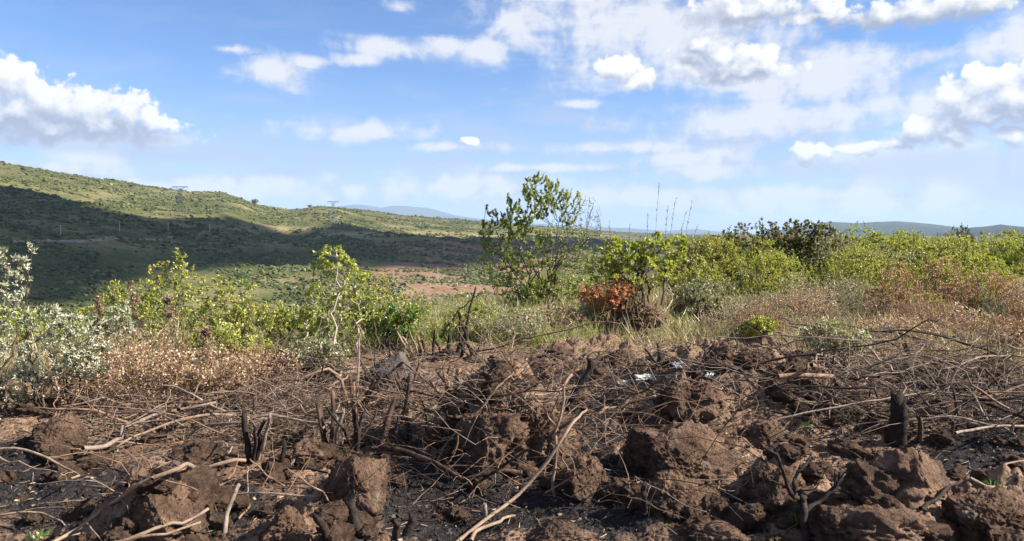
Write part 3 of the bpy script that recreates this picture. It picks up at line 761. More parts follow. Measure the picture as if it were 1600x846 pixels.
def stick(name, label, pts, r0, r1, mat, lift=.04, twigs=0, seed=0, cat='branch', upright=False, k=6, extra=(), rough=.08, jit=.008):
    rng = np.random.default_rng(seed + int(pts[0][0] * 7 + pts[0][1]))
    if upright:        # the first point is on the ground, the others stand above it at the same distance
        g0 = hit(*pts[0]); Y = g0[1]
        P = np.array([at(p[0], p[1], Y + (p[2] if len(p) > 2 else 0)) for p in pts]); P[0] = g0 - np.array([0, 0, .03])
    else: P = px_line(pts, lift)
    g = stick_geo(P, r0, r1, rng, k, twigs, rough, jit)
    for (ep, er0, er1) in extra:
        if upright: Q = np.array([at(p[0], p[1], Y + (p[2] if len(p) > 2 else 0)) for p in ep])
        else: Q = px_line(ep, lift)
        g2 = stick_geo(Q, er0, er1, rng, k, 0, rough, jit)
        for V_, R_ in zip(g2.V, g2.R): pass
        off = g.n
        g.V += g2.V; g.R += g2.R; g.Fq += [q + off for q in g2.Fq]; g.Ft += [q + off for q in g2.Ft]; g.n += g2.n
    o = obj(name, None) if False else None
    c = P[0].copy()
    g.V = [v - c for v in g.V]
    o = obj(name, g.mesh(name, M[mat]), None, c)
    return tag(o, label, cat)

S = stick
S('dead_branch', 'long pale forked branch lying across the lower left', [(382, 722), (350, 731), (300, 738), (240, 748), (190, 757), (150, 790), (110, 826), (60, 852)], .014, .010, 'w_pale', .10, 2, 1, extra=[([(196, 757), (160, 757), (128, 752)], .012, .006), ([(240, 748), (205, 735), (170, 738)], .008, .003)])
S('dead_branch', 'thin pale pair of twigs entering from the left edge', [(-30, 705), (30, 714), (80, 732), (125, 752)], .011, .006, 'w_pale', .12, 2, 2, extra=[([(-20, 708), (50, 724), (110, 738)], .008, .004)])
S('dead_branch', 'thin pale twig at the left edge above the bottom left corner', [(-20, 806), (40, 802), (70, 802), (100, 822)], .007, .004, 'w_pale', .06, 1, 3)
S('dead_branch', 'pale stick lying low at the bottom left, pointing at the round boulder', [(150, 856), (210, 836), (270, 818), (318, 804)], .011, .008, 'w_pale', .05, 0, 4, extra=[([(190, 850), (250, 832), (310, 817)], .008, .006)])
S('dead_branch', 'grey stick leaning upright from the bottom edge left of the round boulder', [(348, 836), (362, 790, .05), (374, 756, .1)], .013, .011, 'w_grey', 0, 0, 5, upright=True)
S('dead_branch', 'long pale bent stick in the centre leaning from the bottom edge up to the right', [(700, 856), (740, 826), (795, 780), (850, 714), (880, 665), (920, 634)], .010, .007, 'w_pale', [.03, .05, .1, .2, .25, .22], 0, 6, jit=.004)
S('dead_branch', 'forked brown stick crossing the long pale bent stick', [(860, 778), (868, 720, -.05), (874, 660, -.05), (876, 625, 0), (886, 606, 0), (898, 590, .05)], .011, .009, 'w_brown', 0, 0, 7, upright=True, extra=[([(874, 675), (858, 650), (842, 628), (826, 612)], .007, .004), ([(860, 650), (872, 622), (878, 600)], .006, .003), ([(872, 702), (890, 730), (904, 764)], .006, .003)])
S('charred_branch', 'thick curved black branch standing hooked behind the crossed sticks', [(884, 645), (900, 620, -.03), (914, 600, -.03), (923, 578, 0), (919, 560, 0)], .040, .026, 'w_char', 0, 0, 8, upright=True, k=9)
S('charred_branch', 'long dark log lying across the black ash in the centre', [(592, 706), (650, 716), (700, 725), (760, 736), (815, 747)], .022, .014, 'w_half', .06, 1, 9)
S('dead_branch', 'arched reddish-brown stick bent over the central hollow', [(688, 748), (690, 718, .1), (716, 680, .1), (752, 640, .15), (782, 610, .2), (806, 578, .3)], .011, .007, 'w_brown', 0, 0, 10, upright=True, extra=[([(716, 682), (706, 712), (672, 745), (655, 762)], .006, .003), ([(752, 640), (735, 668), (722, 700)], .004, .002)])
S('dead_branch', 'dark straight log lying on the slope right of the earth heap', [(1215, 591), (1260, 596), (1310, 600), (1352, 602)], .022, .016, 'w_brown', .07, 1, 11)
S('dead_branch', 'long thin brown branch running from the earth heap into the brushwood pile', [(1268, 570), (1330, 588), (1400, 606), (1480, 622)], .018, .008, 'w_brown', .12, 3, 12)
S('charred_branch', 'long black branch crossing the brushwood pile to the right edge', [(1400, 595), (1450, 615), (1500, 612), (1560, 600), (1640, 596)], .026, .014, 'w_char', .25, 4, 13)
S('charred_branch', 'second black branch low in the brushwood pile at the right edge', [(1420, 575), (1470, 600), (1530, 632), (1620, 655)], .022, .012, 'w_char', .2, 3, 14)
S('dead_branch', 'thin grey stick slanting from the brushwood pile to the right edge', [(1490, 676), (1540, 668), (1580, 658), (1640, 640)], .010, .007, 'w_grey', .15, 0, 15)
S('charred_branch', 'black crooked twig on soil right of the large dark boulder', [(1212, 644), (1250, 652), (1278, 662), (1292, 668)], .010, .006, 'w_char', .03, 0, 16, extra=[([(1250, 652), (1270, 662), (1286, 678)], .007, .004)])
S('charred_branch', 'black stick lying in the ash at right, pointing to the lichen boulder', [(1438, 794), (1470, 776), (1500, 756), (1512, 748)], .012, .008, 'w_char', .04, 0, 17)
S('dead_branch', 'pale curved root lying in the ash near the right edge', [(1516, 746), (1550, 740), (1578, 728), (1625, 720)], .009, .006, 'w_pale', .05, 0, 18)
S('dead_branch', 'thin grey twig drooping over the flat brown clod', [(984, 752), (1020, 768), (1060, 785), (1110, 800)], .005, .003, 'w_grey', .08, 1, 19)
S('dead_branch', 'pale grey stick arched over the tangle right of the dead bracken', [(262, 572), (330, 584), (400, 582), (470, 590)], .010, .006, 'w_pale', .18, 2, 20)
S('dead_branch', 'pale peeled branch leaning on the pointed grey stone', [(478, 592), (520, 585), (560, 575), (588, 572)], .016, .012, 'w_pale', .10, 0, 21, extra=[([(512, 610), (530, 592), (556, 577)], .011, .008)])
S('dead_branch', 'long thin pale twig in front of the left stump cluster', [(430, 575), (470, 608), (520, 618), (570, 642)], .007, .004, 'w_pale', .15, 1, 22)
S('dead_branch', 'long thin brown stick slanting down right of the pointed stone', [(612, 556), (655, 585), (690, 615), (722, 640)], .012, .006, 'w_brown', .22, 1, 23)
S('dead_branch', 'pale broken stick at the bottom edge below the black ash', [(736, 846), (770, 826), (800, 806)], .011, .008, 'w_pale', .03, 0, 24)
S('dead_branch', 'thin branch over the shaded clod below the white litter', [(936, 648), (975, 632), (1022, 620)], .013, .010, 'w_pale', .08, 0, 25)
S('charred_branch', 'thin black stick rising from the soil to the white litter', [(960, 640), (990, 618), (1020, 600), (1045, 588)], .008, .005, 'w_char', .1, 0, 26)
S('dead_branch', 'dark fallen branch lying in the tangle below the dead bracken', [(130, 700), (190, 672), (250, 655), (330, 640)], .018, .010, 'w_grey', .12, 3, 27)
S('charred_branch', 'black fallen branch among pale sticks left of the stump cluster', [(280, 640), (340, 622), (400, 618), (450, 604)], .016, .009, 'w_half', .16, 3, 28)

# burnt stumps with several stems: each stem is a part
def stump(label, px, base, stems, rs, mats, seed, root=22):
    rng = np.random.default_rng(seed); g0 = hit(px, base); Y = g0[1]
    t = thing('burnt_stump', label, 'stump', g0)
    # knotted root crown
    V, Fc = ICO[4]; s0 = rng.random(3) * 30
    r_ = 1 + .4 * noise3(*(V * 1.8 + s0).T) + .2 * noise3(*(V * 4 + s0).T); w = root / F * Y
    obj('root_crown', raw_mesh('root_crown', V * r_[:, None] * np.array([w, w * .8, w * .45]), [Fc], M['w_char'], {'rnd': np.full(len(V), .4)}), t)
    for k, (bx, by, tx, ty) in enumerate(stems):
        dy = rng.uniform(-.06, .06)
        B = at(bx, by, Y + dy) - g0; T_ = at(tx, ty, Y + dy * 2.5) - g0
        B[2] = min(B[2], .05)
        r = rs[k % len(rs)] * 1.2
        mid = (B + T_) / 2 + rng.standard_normal(3) * .015 * np.linalg.norm(T_ - B)
        g = stick_geo([B, mid, T_], r * 1.15, r * .82, rng, 10, 0, .16, .006, True, 1.0)
        obj('burnt_stem', g.mesh('burnt_stem', M[mats[k % len(mats)]]), t)
    return t
stump('cluster of four burnt stems spread like fingers, left of centre above the sunlit boulder', 520, 706, [(512, 705, 494, 626), (520, 700, 521, 616), (526, 702, 537, 642), (516, 705, 503, 655)], [.018, .015, .011, .009], ['w_half', 'w_half', 'w_grey', 'w_char'], 1, 26)
stump('pair of burnt upright stems between the finger stump and the leaning burnt stem', 556, 712, [(556, 710, 553, 638), (560, 708, 562, 645)], [.017, .012], ['w_half', 'w_char'], 2, 14)
stump('single burnt stem leaning to the right behind the sunlit boulder', 592, 706, [(592, 704, 617, 618)], [.019], ['w_half'], 3, 14)
stump('thin straight burnt stem standing alone left of the central hollow', 637, 690, [(637, 688, 640, 596)], [.010], ['w_half'], 4, 8)
stump('burnt stump with a sheaf of stems left of the finger stump', 395, 722, [(392, 722, 380, 648), (398, 720, 408, 662), (402, 722, 424, 650), (396, 722, 396, 672)], [.018, .012, .010, .010], ['w_char', 'w_half', 'w_grey', 'w_char'], 5, 20)
stump('burnt stump with stems fanning left in front of the pointed stone', 556, 642, [(552, 642, 528, 590), (556, 640, 545, 588), (560, 640, 552, 600), (562, 642, 586, 592), (566, 640, 592, 586), (558, 640, 556, 510)], [.014, .013, .010, .011, .012, .008], ['w_brown', 'w_half', 'w_brown', 'w_char', 'w_char', 'w_grey'], 6, 20)
stump('pale shoots and burnt stems behind the pointed stone', 660, 562, [(650, 562, 622, 520), (655, 560, 640, 516), (660, 560, 640, 524), (664, 562, 652, 528), (668, 560, 660, 532), (674, 562, 680, 520), (650, 560, 630, 528)], [.012, .011, .012, .016, .014, .015, .010], ['w_pale', 'w_pale', 'w_brown', 'w_brown', 'w_half', 'w_half', 'w_pale'], 7, 24)
stump('short black stems right of the pale shoots', 702, 556, [(700, 556, 704, 522), (712, 556, 732, 510), (692, 556, 678, 528)], [.018, .020, .014], ['w_char', 'w_char', 'w_half'], 8, 22)
stump('tall forked black branch on a burnt stump right of the pale shoots', 738, 566, [(738, 566, 722, 508), (722, 508, 718, 492), (720, 496, 742, 452), (740, 566, 752, 520), (738, 560, 716, 540)], [.016, .013, .011, .012, .009], ['w_char'], 9, 18)
stump('brown splintered stump standing in the middle of the tangle', 706, 628, [(702, 628, 696, 590), (708, 628, 716, 580), (716, 628, 742, 596), (700, 628, 676, 600)], [.020, .018, .016, .012], ['w_brown', 'w_brown', 'w_half', 'w_brown'], 10, 24)
stump('tallest charred stump standing above the lichen boulder', 1401, 690, [(1401, 688, 1405, 628)], [.054], ['w_char'], 11, 16)
stump('slim charred stump beside the tallest one with split pale top', 1437, 690, [(1437, 688, 1437, 654)], [.020], ['w_half'], 12, 10)
stump('short black post standing in the ash left of the flat brown clod', 1007, 806, [(1007, 804, 1005, 760)], [.014], ['w_char'], 13, 10)
stump('black broken post at the bottom edge right of the sunlit boulder', 556, 842, [(562, 846, 549, 790)], [.020], ['w_char'], 14, 14)
stump('two short black stubs at the bottom edge near the centre', 628, 846, [(620, 846, 618, 814), (634, 844, 646, 808)], [.013, .017], ['w_char'], 15, 16)
stump('small pale topped stub at the bottom edge in the black ash', 755, 818, [(755, 818, 757, 790)], [.011], ['w_grey'], 16, 8)
stump('thin dark post at the grass edge left of the white litter', 1030, 574, [(1030, 574, 1030, 540), (1028, 572, 1010, 545)], [.016, .010], ['w_half', 'w_char'], 17, 12)
stump('black root stub sticking up left of the round boulder', 512, 840, [(512, 842, 498, 812), (520, 846, 500, 830)], [.016, .014], ['w_char'], 18, 14)
stump('black stub below the finger stump at lower left', 440, 740, [(440, 740, 444, 690), (446, 740, 470, 700)], [.012, .008], ['w_char', 'w_grey'], 19, 14)
stump('cut stub standing in the dead brush near the right edge', 1418, 590, [(1418, 590, 1418, 545)], [.030], ['w_half'], 20, 14)

# burnt bush lower right: trunk and branches
def burnt_bush():
    g0 = hit(1262, 852); Y = g0[1]; rng = np.random.default_rng(4)
    t = thing('burnt_bush', 'black burnt bush with bare spreading branches at the bottom right', 'burnt bush', g0)
    a = lambda *p: [at(x, y, Y + d) - g0 for (x, y, d) in p]
    obj('trunk', stick_geo(a((1262, 860, 0), (1258, 820, .02), (1254, 795, .02), (1248, 778, .02)), .024, .017, rng, 8, 0, .12, .01).mesh('trunk', M['w_char']), t)
    for p, r in [(((1250, 785, .02), (1228, 752, -.05), (1210, 722, -.1), (1196, 698, -.12)), .014), (((1246, 778, .02), (1238, 752, .05), (1244, 735, .1), (1268, 716, .15)), .013),
                 (((1254, 800, .02), (1280, 778, .1), (1300, 765, .1), (1312, 742, .1), (1325, 735, .1)), .017), (((1230, 755, -.05), (1218, 740, .02), (1222, 716, .05)), .007),
                 (((1240, 770, .02), (1262, 766, -.08), (1285, 760, -.1)), .006), (((1300, 765, .1), (1325, 770, .12), (1350, 790, .12), (1370, 800, .1)), .006)]:
        obj('branch', stick_geo(a(*p), r, r * .35, rng, 6, 3, .1, .015).mesh('branch', M['w_char']), t)
burnt_bush()

# individual sticks of the tangles
def scatter(n, x0, x1, y0, y1, mats, lens, rad_, label, group, seed, lift=(.02, .22), horiz=.75, name='dead_stick', twig=1):
    rng = np.random.default_rng(seed)
    px = rng.uniform(x0, x1, n); py = rng.uniform(y0, y1, n); P = hit(px, py)
    for k in range(n):
        L = rng.uniform(*lens); a = rng.normal(0, .45) if rng.random() < horiz else rng.uniform(0, math.pi)
        tilt = rng.normal(.04, .11) if rng.random() < .84 else rng.uniform(.3, .9); L = L * (1 if tilt < .3 else .5)
        d = np.array([math.cos(a) * math.cos(tilt), math.sin(a) * math.cos(tilt), math.sin(tilt)])
        if rng.random() < .5: d[0] = -d[0]
        side = np.cross(d, [0, 0, 1]) * rng.normal(0, .055) * L; bow = np.array([0, 0, abs(rng.normal(0, .05)) * L])
        B = np.array([0, 0, rng.uniform(*lift)]) - d * L * .3
        pts = [B, B + d * L * .35 + bow * .8 + side, B + d * L * .7 + bow * .7 + side * .6, B + d * L]
        r = rng.uniform(*rad_)
        g = stick_geo(pts, r, r * rng.uniform(.3, .75), rng, 5, rng.integers(0, twig + 2), .08, .01)
        m = mats[rng.integers(len(mats))]
        o = obj(name, g.mesh(name, M[m]), None, P[k]); 
        lo = min(float(v[:, 2].min()) for v in g.V)
        tag(o, label[m] if isinstance(label, dict) else label, 'stick', group)
def standing(n, x0, x1, y0, y1, label, group, seed):
    rng = np.random.default_rng(seed); P = hit(rng.uniform(x0, x1, n), rng.uniform(y0, y1, n))
    for k in range(n):
        L = rng.uniform(.14, .42); d = np.array([rng.normal(0, .32), rng.normal(0, .25), 1.0]); d /= np.linalg.norm(d); r = rng.uniform(.007, .014)
        g = stick_geo([-.06 * d, d * L * .5 + rng.normal(0, .012, 3), d * L], r * 1.15, r * .8, rng, 8, 0, .15, .006, True, 1.0)
        m = ['w_char', 'w_half', 'w_half'][k % 3]
        tag(obj('charred_stick', g.mesh('charred_stick', M[m]), None, P[k]), label, 'stick', group)
standing(30, 370, 780, 575, 715, 'short charred stick standing upright among the burnt stumps left of centre', 'charred sticks among the burnt stumps', 121)
standing(12, 1290, 1600, 570, 690, 'short charred stick standing upright in the brushwood pile', 'charred sticks in the brushwood pile', 122)
def lab(place): return {'w_pale': 'pale dry stick ' + place, 'w_grey': 'grey dead stick ' + place, 'w_brown': 'brown dead stick ' + place, 'w_char': 'charred black stick ' + place, 'w_half': 'half burnt dark stick ' + place}
scatter(64, 140, 520, 575, 705, ['w_pale', 'w_grey', 'w_grey', 'w_brown', 'w_brown', 'w_half'], (.4, 1.4), (.004, .010), lab('in the tangle below the dead bracken at left'), 'sticks of the left tangle', 101, twig=3)
scatter(14, 150, 500, 580, 700, ['w_pale', 'w_pale', 'w_brown', 'w_grey'], (.8, 1.7), (.009, .016), {k_: v_.replace('stick', 'branch') for k_, v_ in lab('in the tangle below the dead bracken at left').items()}, 'branches of the left tangle', 108, (.05, .18), 1.0, name='dead_branch', twig=2)
scatter(16, 120, 500, 700, 800, ['w_grey', 'w_half', 'w_char', 'w_brown'], (.3, .8), (.004, .009), lab('on the burnt ground at lower left'), 'sticks on the lower left ground', 102, (.01, .08))
scatter(46, 540, 850, 560, 680, ['w_brown', 'w_half', 'w_grey', 'w_char', 'w_pale'], (.35, 1.1), (.004, .011), lab('around the burnt stumps in the middle'), 'sticks of the middle tangle', 103, twig=2)
scatter(26, 820, 1240, 545, 660, ['w_brown', 'w_half', 'w_grey', 'w_char'], (.3, .9), (.003, .008), lab('on the right earth heap'), 'sticks on the right earth heap', 104, (.01, .1))
scatter(84, 1270, 1640, 530, 690, ['w_grey', 'w_grey', 'w_char', 'w_half', 'w_brown', 'w_pale'], (.5, 1.6), (.005, .014), lab('in the brushwood pile at right'), 'sticks of the right brushwood pile', 105, (.02, .38), .7, twig=3)
scatter(24, 560, 1600, 700, 850, ['w_char', 'w_half', 'w_grey', 'w_brown'], (.15, .6), (.003, .007), lab('on the black ash in front'), 'sticks on the black ash', 106, (.0, .04), .4)

# ------------------------------------------------------------------ shrubs and the small tree
def grow(lobes, anchor, Y, rng, stems=6, sec=40, ter=120, r0=.018, leafs=14, leaf=(.032, .011), bare=(), depth=.8, k0=7, up=.5, shoot=0, spread=.12, tipbias=.55, cluster=0.0, twig_r=.0028, stand=0):
    """lobes: (px, py, rx, ry, leaf density) in photo pixels at distance Y.  Returns wood Geo and leaf Geo around the anchor."""
    m = Y / F
    C = [(at(l[0], l[1], Y) - anchor, l[2] * m, l[3] * m, l[4] if len(l) > 4 else 1.0) for l in lobes]
    vol = np.array([c[1] * c[2] for c in C]); pr = vol / vol.sum()
    wood, fol = Geo(), Geo()
    def sample(n, shell):
        i = rng.choice(len(C), n, p=pr); v = rng.standard_normal((n, 3)); v /= np.linalg.norm(v, axis=1, keepdims=True)
        v *= (shell + (1 - shell) * rng.random((n, 1))) ** .6 * (1 + .10 * rng.standard_normal((n, 1)))
        P = np.array([C[q][0] for q in i]) + v * np.array([[C[q][1], C[q][1] * depth, C[q][2]] for q in i])
        P[:, 2] = np.maximum(P[:, 2], .03)
        return P, np.array([C[q][3] for q in i])
    nodes = []; nrad = []
    def curve(a, b, r1, r2, n, k, bow, sh=0):
        t = np.linspace(0, 1, n)[:, None]; d = b - a; L = np.linalg.norm(d) + 1e-6
        c = a + d * .4 + np.array([0, 0, up * L * bow]) + rng.standard_normal(3) * .07 * L
        if sh: c = b - np.array([rng.normal(0, .3), rng.normal(0, .3), 1.0]) * min(L * .7, sh)
        Q = (1 - t) ** 2 * a + 2 * t * (1 - t) * c + t ** 2 * b
        w = rng.standard_normal((n, 3)) * .018 * L; w[0] = 0
        Q = Q + w
        R = np.linspace(r1, r2, n); wood.tube(Q, R, k, rng.random())
        return Q, R
    T, _ = sample(stems, .5)
    for i in range(stems):
        b0 = np.array([rng.normal(0, spread), rng.normal(0, spread), -.05])
        Q, R = curve(b0, T[i], r0 * rng.uniform(.6, 1.1), r0 * .22, 14, k0, .5)
        nodes.append(Q[3:]); nrad.append(R[3:])
    def attach(n, shell, rscale, npt, k, bow, leafy):
        N = np.vstack(nodes); NR = np.concatenate(nrad)
        P, dn = sample(n, shell); new = []; nr = []
        for i in range(n):
            dv = N - P[i]; dist = np.linalg.norm(dv, axis=1) + np.maximum(0, dv[:, 2]) * 2.0 + np.maximum(0, .12 + dv[:, 2]) * .4
            j = int(np.argmin(dist))
            Q, R = curve(N[j], P[i], max(NR[j] * rscale, twig_r), twig_r * .6, npt, k, bow, shoot if leafy else 0)
            new.append(Q[1:]); nr.append(R[1:])
            if leafy and leafs * dn[i] > 0:
                c = rng.poisson(leafs * dn[i])
                if c:
                    if cluster:
                        u = 1 - np.abs(rng.normal(0, cluster, c)); 
                    else: u = tipbias + (1 - tipbias) * rng.random(c) ** .8
                    u = np.clip(u, 0, 1) * (len(Q) - 1); a0 = np.minimum(u.astype(int), len(Q) - 2); fr = (u - a0)[:, None]
                    LP = Q[a0] * (1 - fr) + Q[a0 + 1] * fr
                    tang = Q[-1] - Q[-3]; tang /= np.linalg.norm(tang) + 1e-9
                    D = rng.standard_normal((c, 3)) * .75 + tang * .8 + np.array([0, 0, .25])
                    fol.leaves(LP + rng.standard_normal((c, 3)) * .008, D, leaf[0] * rng.uniform(.6, 1.25, c), leaf[1] * rng.uniform(.7, 1.2, c), rng, rnd=np.clip(rng.normal(.5, .2) + rng.normal(0, .2, c), 0, 1))
        return new, nr
    a, b = attach(sec, .35, .55, 9, 4, .25, True); nodes += a; nrad += b
    attach(ter, .55, .6, 7, 3, .12, True)
    return wood, fol

def shrub(name, label, cat, px, base, lobes, wood_m, leaf_m, seed, group=None, Y=None, **kw):
    rng = np.random.default_rng(seed); g = hit(px, base) if Y is None else None
    if Y is not None:
        x = float(at(px, base, Y)[0]); g = np.array([x, Y, floor_z(x, Y)])
    t = thing(name, label, cat, g, group)
    w, f = grow(lobes, g, g[1], rng, **kw)
    obj('branchwork', w.mesh('branchwork', M[wood_m]), t)
    if f.n: obj('foliage', f.mesh('foliage', M[leaf_m], False), t)
    return t

SH = shrub
# far left: silver-leaved shrub
SIL = dict(stems=8, sec=60, ter=200, leafs=26, leaf=(.040, .0065), cluster=.10, r0=.016, up=.3)
SH('silver_shrub', 'tall silvery white-leaved shrub at the left edge', 'shrub', 10, 640, [(16, 415, 26, 34), (-30, 470, 50, 70), (6, 500, 28, 50, .7), (50, 398, 9, 22, .8), (-60, 560, 70, 60), (20, 450, 34, 30)], 'w_dark', 'l_silver', 201, **SIL)
SH('silver_shrub', 'spreading silvery shrub in front of the dead bracken at left', 'shrub', 95, 640, [(70, 500, 36, 22), (125, 512, 40, 20), (75, 555, 50, 34, .8), (140, 560, 44, 34, .8), (40, 600, 50, 30, .5)], 'w_dark', 'l_silver', 202, **SIL)
SH('silver_shrub', 'small silvery shrub behind the brown seed heads', 'shrub', 165, 600, [(165, 545, 36, 50), (190, 500, 22, 30), (120, 580, 40, 26)], 'w_grey', 'l_silver', 203, **{**SIL, 'sec': 40, 'ter': 150})
# left: yellow-green shrubs
YG = dict(stems=7, sec=60, ter=300, leafs=19, leaf=(.034, .0115), r0=.016, up=.6, shoot=.28, tipbias=.25)
SH('leafy_shrub', 'tallest yellow-green shrub on the left, with a pointed top', 'shrub', 268, 560, [(282, 405, 12, 22), (272, 425, 22, 26), (242, 428, 16, 22), (300, 440, 22, 28), (265, 465, 50, 36), (215, 465, 34, 30), (250, 510, 80, 40), (180, 470, 16, 40)], 'w_live', 'l_yg', 211, **YG)
SH('leafy_shrub', 'broad yellow-green shrub right of the tallest one on the left', 'shrub', 365, 566, [(335, 450, 14, 22), (352, 445, 14, 18), (385, 450, 14, 22), (360, 478, 44, 26), (340, 510, 46, 40), (390, 510, 50, 40), (345, 540, 34, 26), (430, 490, 24, 24)], 'w_live', 'l_yg', 212, **YG)
SH('leafy_shrub', 'low lime green shrub in front of the broad yellow-green one', 'shrub', 345, 575, [(345, 530, 36, 34), (315, 545, 30, 26), (390, 540, 36, 22)], 'w_live', 'l_lime', 213, **{**YG, 'sec': 40, 'ter': 130})
SH('leafy_shrub', 'dark green low shrub behind the left silvery shrubs', 'shrub', 30, 570, [(20, 510, 50, 36), (70, 520, 44, 30)], 'w_live', 'l_lime', 214, **{**YG, 'sec': 40, 'ter': 160}, Y=10.2)
SH('leafy_shrub', 'green leafy shrub beside the grass right of the yellow-green shrubs', 'shrub', 462, 545, [(455, 495, 34, 20), (490, 500, 30, 26), (430, 500, 34, 22)], 'w_live', 'l_tree', 215, **{**YG, 'sec': 44, 'ter': 150})
SH('leafy_shrub', 'yellow-green shrub at the edge of the valley behind the tallest left one', 'shrub', 190, 545, [(190, 480, 40, 36), (150, 500, 40, 30), (215, 500, 40, 30)], 'w_live', 'l_lime', 216, **{**YG, 'sec': 44, 'ter': 150}, Y=12.5)
# shrub with green top and bleached bare twigs
SH('leafy_shrub', 'shrub with a green tuft on top and pale bare twisted branches below', 'shrub', 522, 560, [(522, 402, 26, 20, 2.2), (505, 418, 20, 14, 1.4), (545, 415, 16, 14, 1.4), (520, 450, 44, 30, .5), (565, 435, 10, 10, 1.2), (500, 490, 34, 34, .9), (560, 490, 34, 40, .7)], 'w_bone', 'l_lime', 221, stems=9, sec=60, ter=240, leafs=14, leaf=(.046, .013), r0=.022, up=.4, spread=.16, twig_r=.0032)
SH('leafy_shrub', 'bright glossy green bush low behind the pointed grey stone', 'shrub', 618, 540, [(640, 490, 22, 16), (600, 500, 30, 22), (570, 505, 22, 20), (622, 510, 34, 20)], 'w_dark', 'l_bright', 222, stems=7, sec=40, ter=120, leafs=14, leaf=(.075, .017), r0=.014, up=.5)
SH('leafy_shrub', 'loose yellow-green shrub right of the bleached twigs', 'shrub', 590, 545, [(590, 460, 24, 40), (600, 480, 46, 34), (650, 480, 30, 30, .6)], 'w_live', 'l_yg', 223, **{**YG, 'sec': 44, 'ter': 130, 'leafs': 11})
SH('leafy_shrub', 'small green sapling at the foot of the slim tree, on its left', 'shrub', 690, 535, [(690, 500, 30, 28, .8), (735, 500, 30, 26), (760, 480, 18, 30), (720, 470, 14, 30, .5)], 'w_live', 'l_lime', 224, **{**YG, 'sec': 40, 'ter': 110, 'leafs': 10})
SH('leafy_shrub', 'grey-green scrubby bush left of the slim tree', 'shrub', 650, 520, [(650, 475, 40, 26, .8), (690, 485, 40, 22, .8), (620, 470, 20, 20)], 'w_grey', 'l_sage', 225, **{**YG, 'sec': 50, 'ter': 160, 'leaf': (.03, .008)}, Y=15)
# the slim tree in the middle
SH('small_tree', 'slim many-stemmed tree standing against the sky in the centre', 'tree', 838, 492, [(845, 292, 30, 26, 1.9), (868, 308, 24, 20, 1.6), (825, 325, 40, 26, 2.0), (805, 345, 30, 24, 1.6), (764, 340, 16, 20, 1.5), (760, 368, 14, 22, 1.1), (890, 322, 20, 34, .8), (915, 345, 26, 50, .06), (905, 375, 40, 60, .05), (880, 380, 44, 50, .2), (820, 385, 44, 34, .9), (780, 405, 34, 40, .45), (835, 435, 50, 34, .75), (800, 440, 34, 30, .5), (900, 420, 34, 40, .3)],
   'w_dark', 'l_tree', 231, stems=19, sec=170, ter=950, leafs=52, leaf=(.031, .0125), r0=.020, up=.55, shoot=.3, tipbias=.35, spread=.22, twig_r=.0040, depth=1.0)
SH('leafy_shrub', 'spreading green shrub right of the slim tree, below the tall grass spikes', 'shrub', 1000, 470, [(975, 400, 40, 24), (1030, 390, 40, 26), (1000, 420, 60, 30), (940, 420, 30, 26, .7), (1060, 385, 22, 18), (960, 385, 16, 14)], 'w_dark', 'l_lime', 232, stems=10, sec=70, ter=280, leafs=15, leaf=(.06, .018), r0=.022, up=.5, spread=.2, twig_r=.004)
SH('leafy_shrub', 'green shrub at the foot of the slim tree behind the grass', 'shrub', 880, 495, [(870, 455, 40, 26), (830, 468, 34, 20), (910, 450, 30, 24, .8)], 'w_dark', 'l_tree', 233, stems=7, sec=46, ter=140, leafs=12, leaf=(.055, .016), r0=.014, twig_r=.0038)
SH('dead_shrub', 'rust-orange dead bush on the upturned root ball', 'dead bush', 950, 492, [(945, 455, 38, 17), (975, 450, 24, 15), (922, 466, 18, 13), (955, 472, 34, 13)], 'w_brown', 'l_orange', 234, stems=9, sec=60, ter=200, leafs=9, leaf=(.045, .016), r0=.012, twig_r=.0035)
# dead bracken on the left, low
DB = dict(stems=16, sec=110, ter=260, leafs=5, leaf=(.026, .0095), r0=.008, up=.3, spread=.3, twig_r=.0019, tipbias=.3)
for k, (px, base, lb, what) in enumerate([
    (130, 640, [(120, 600, 60, 34), (170, 610, 40, 34)], 'left end of the dead bracken, under the silvery shrub'),
    (230, 640, [(215, 578, 50, 44), (265, 590, 56, 40)], 'dead bracken below the drooping seed heads'),
    (320, 632, [(310, 580, 60, 40), (355, 575, 48, 36)], 'dead bracken in front of the low lime green shrub'),
    (395, 612, [(395, 572, 50, 32), (440, 570, 34, 24, .6)], 'right end of the dead bracken by the reddish boulder'),
    (190, 625, [(180, 560, 50, 38), (250, 555, 46, 30)], 'dead bracken at the back, behind the drooping seed heads')]):
    SH('dead_bracken', 'tan ' + what, 'dead plant', px, base, lb, 'w_brown', 'l_tan', 240 + k, 'dead bracken at left', **DB)
# brown drooping seed heads
for k, (px, base, tx, ty, what) in enumerate([(222, 600, 207, 455, 'leftmost dry brown seed-head stalk among the silvery leaves'), (255, 605, 262, 462, 'drooping dry brown seed-head stalk before the tallest left shrub'), (310, 600, 320, 510, 'short dry brown stalk below the tallest left shrub'), (150, 600, 150, 480, 'dark seed-head stalk beside the left silvery shrub')]):
    SH('seed_stalk', what, 'dry plant', px, base, [(tx, ty, 9, 16, 2), (tx + 6, ty + 26, 10, 20, 1.4), ((px + tx) / 2, (base + ty) / 2, 16, 34, .25)], 'w_brown', 'l_brown', 250 + k, stems=3, sec=16, ter=50, leafs=12, leaf=(.03, .011), r0=.007, spread=.04, twig_r=.002)
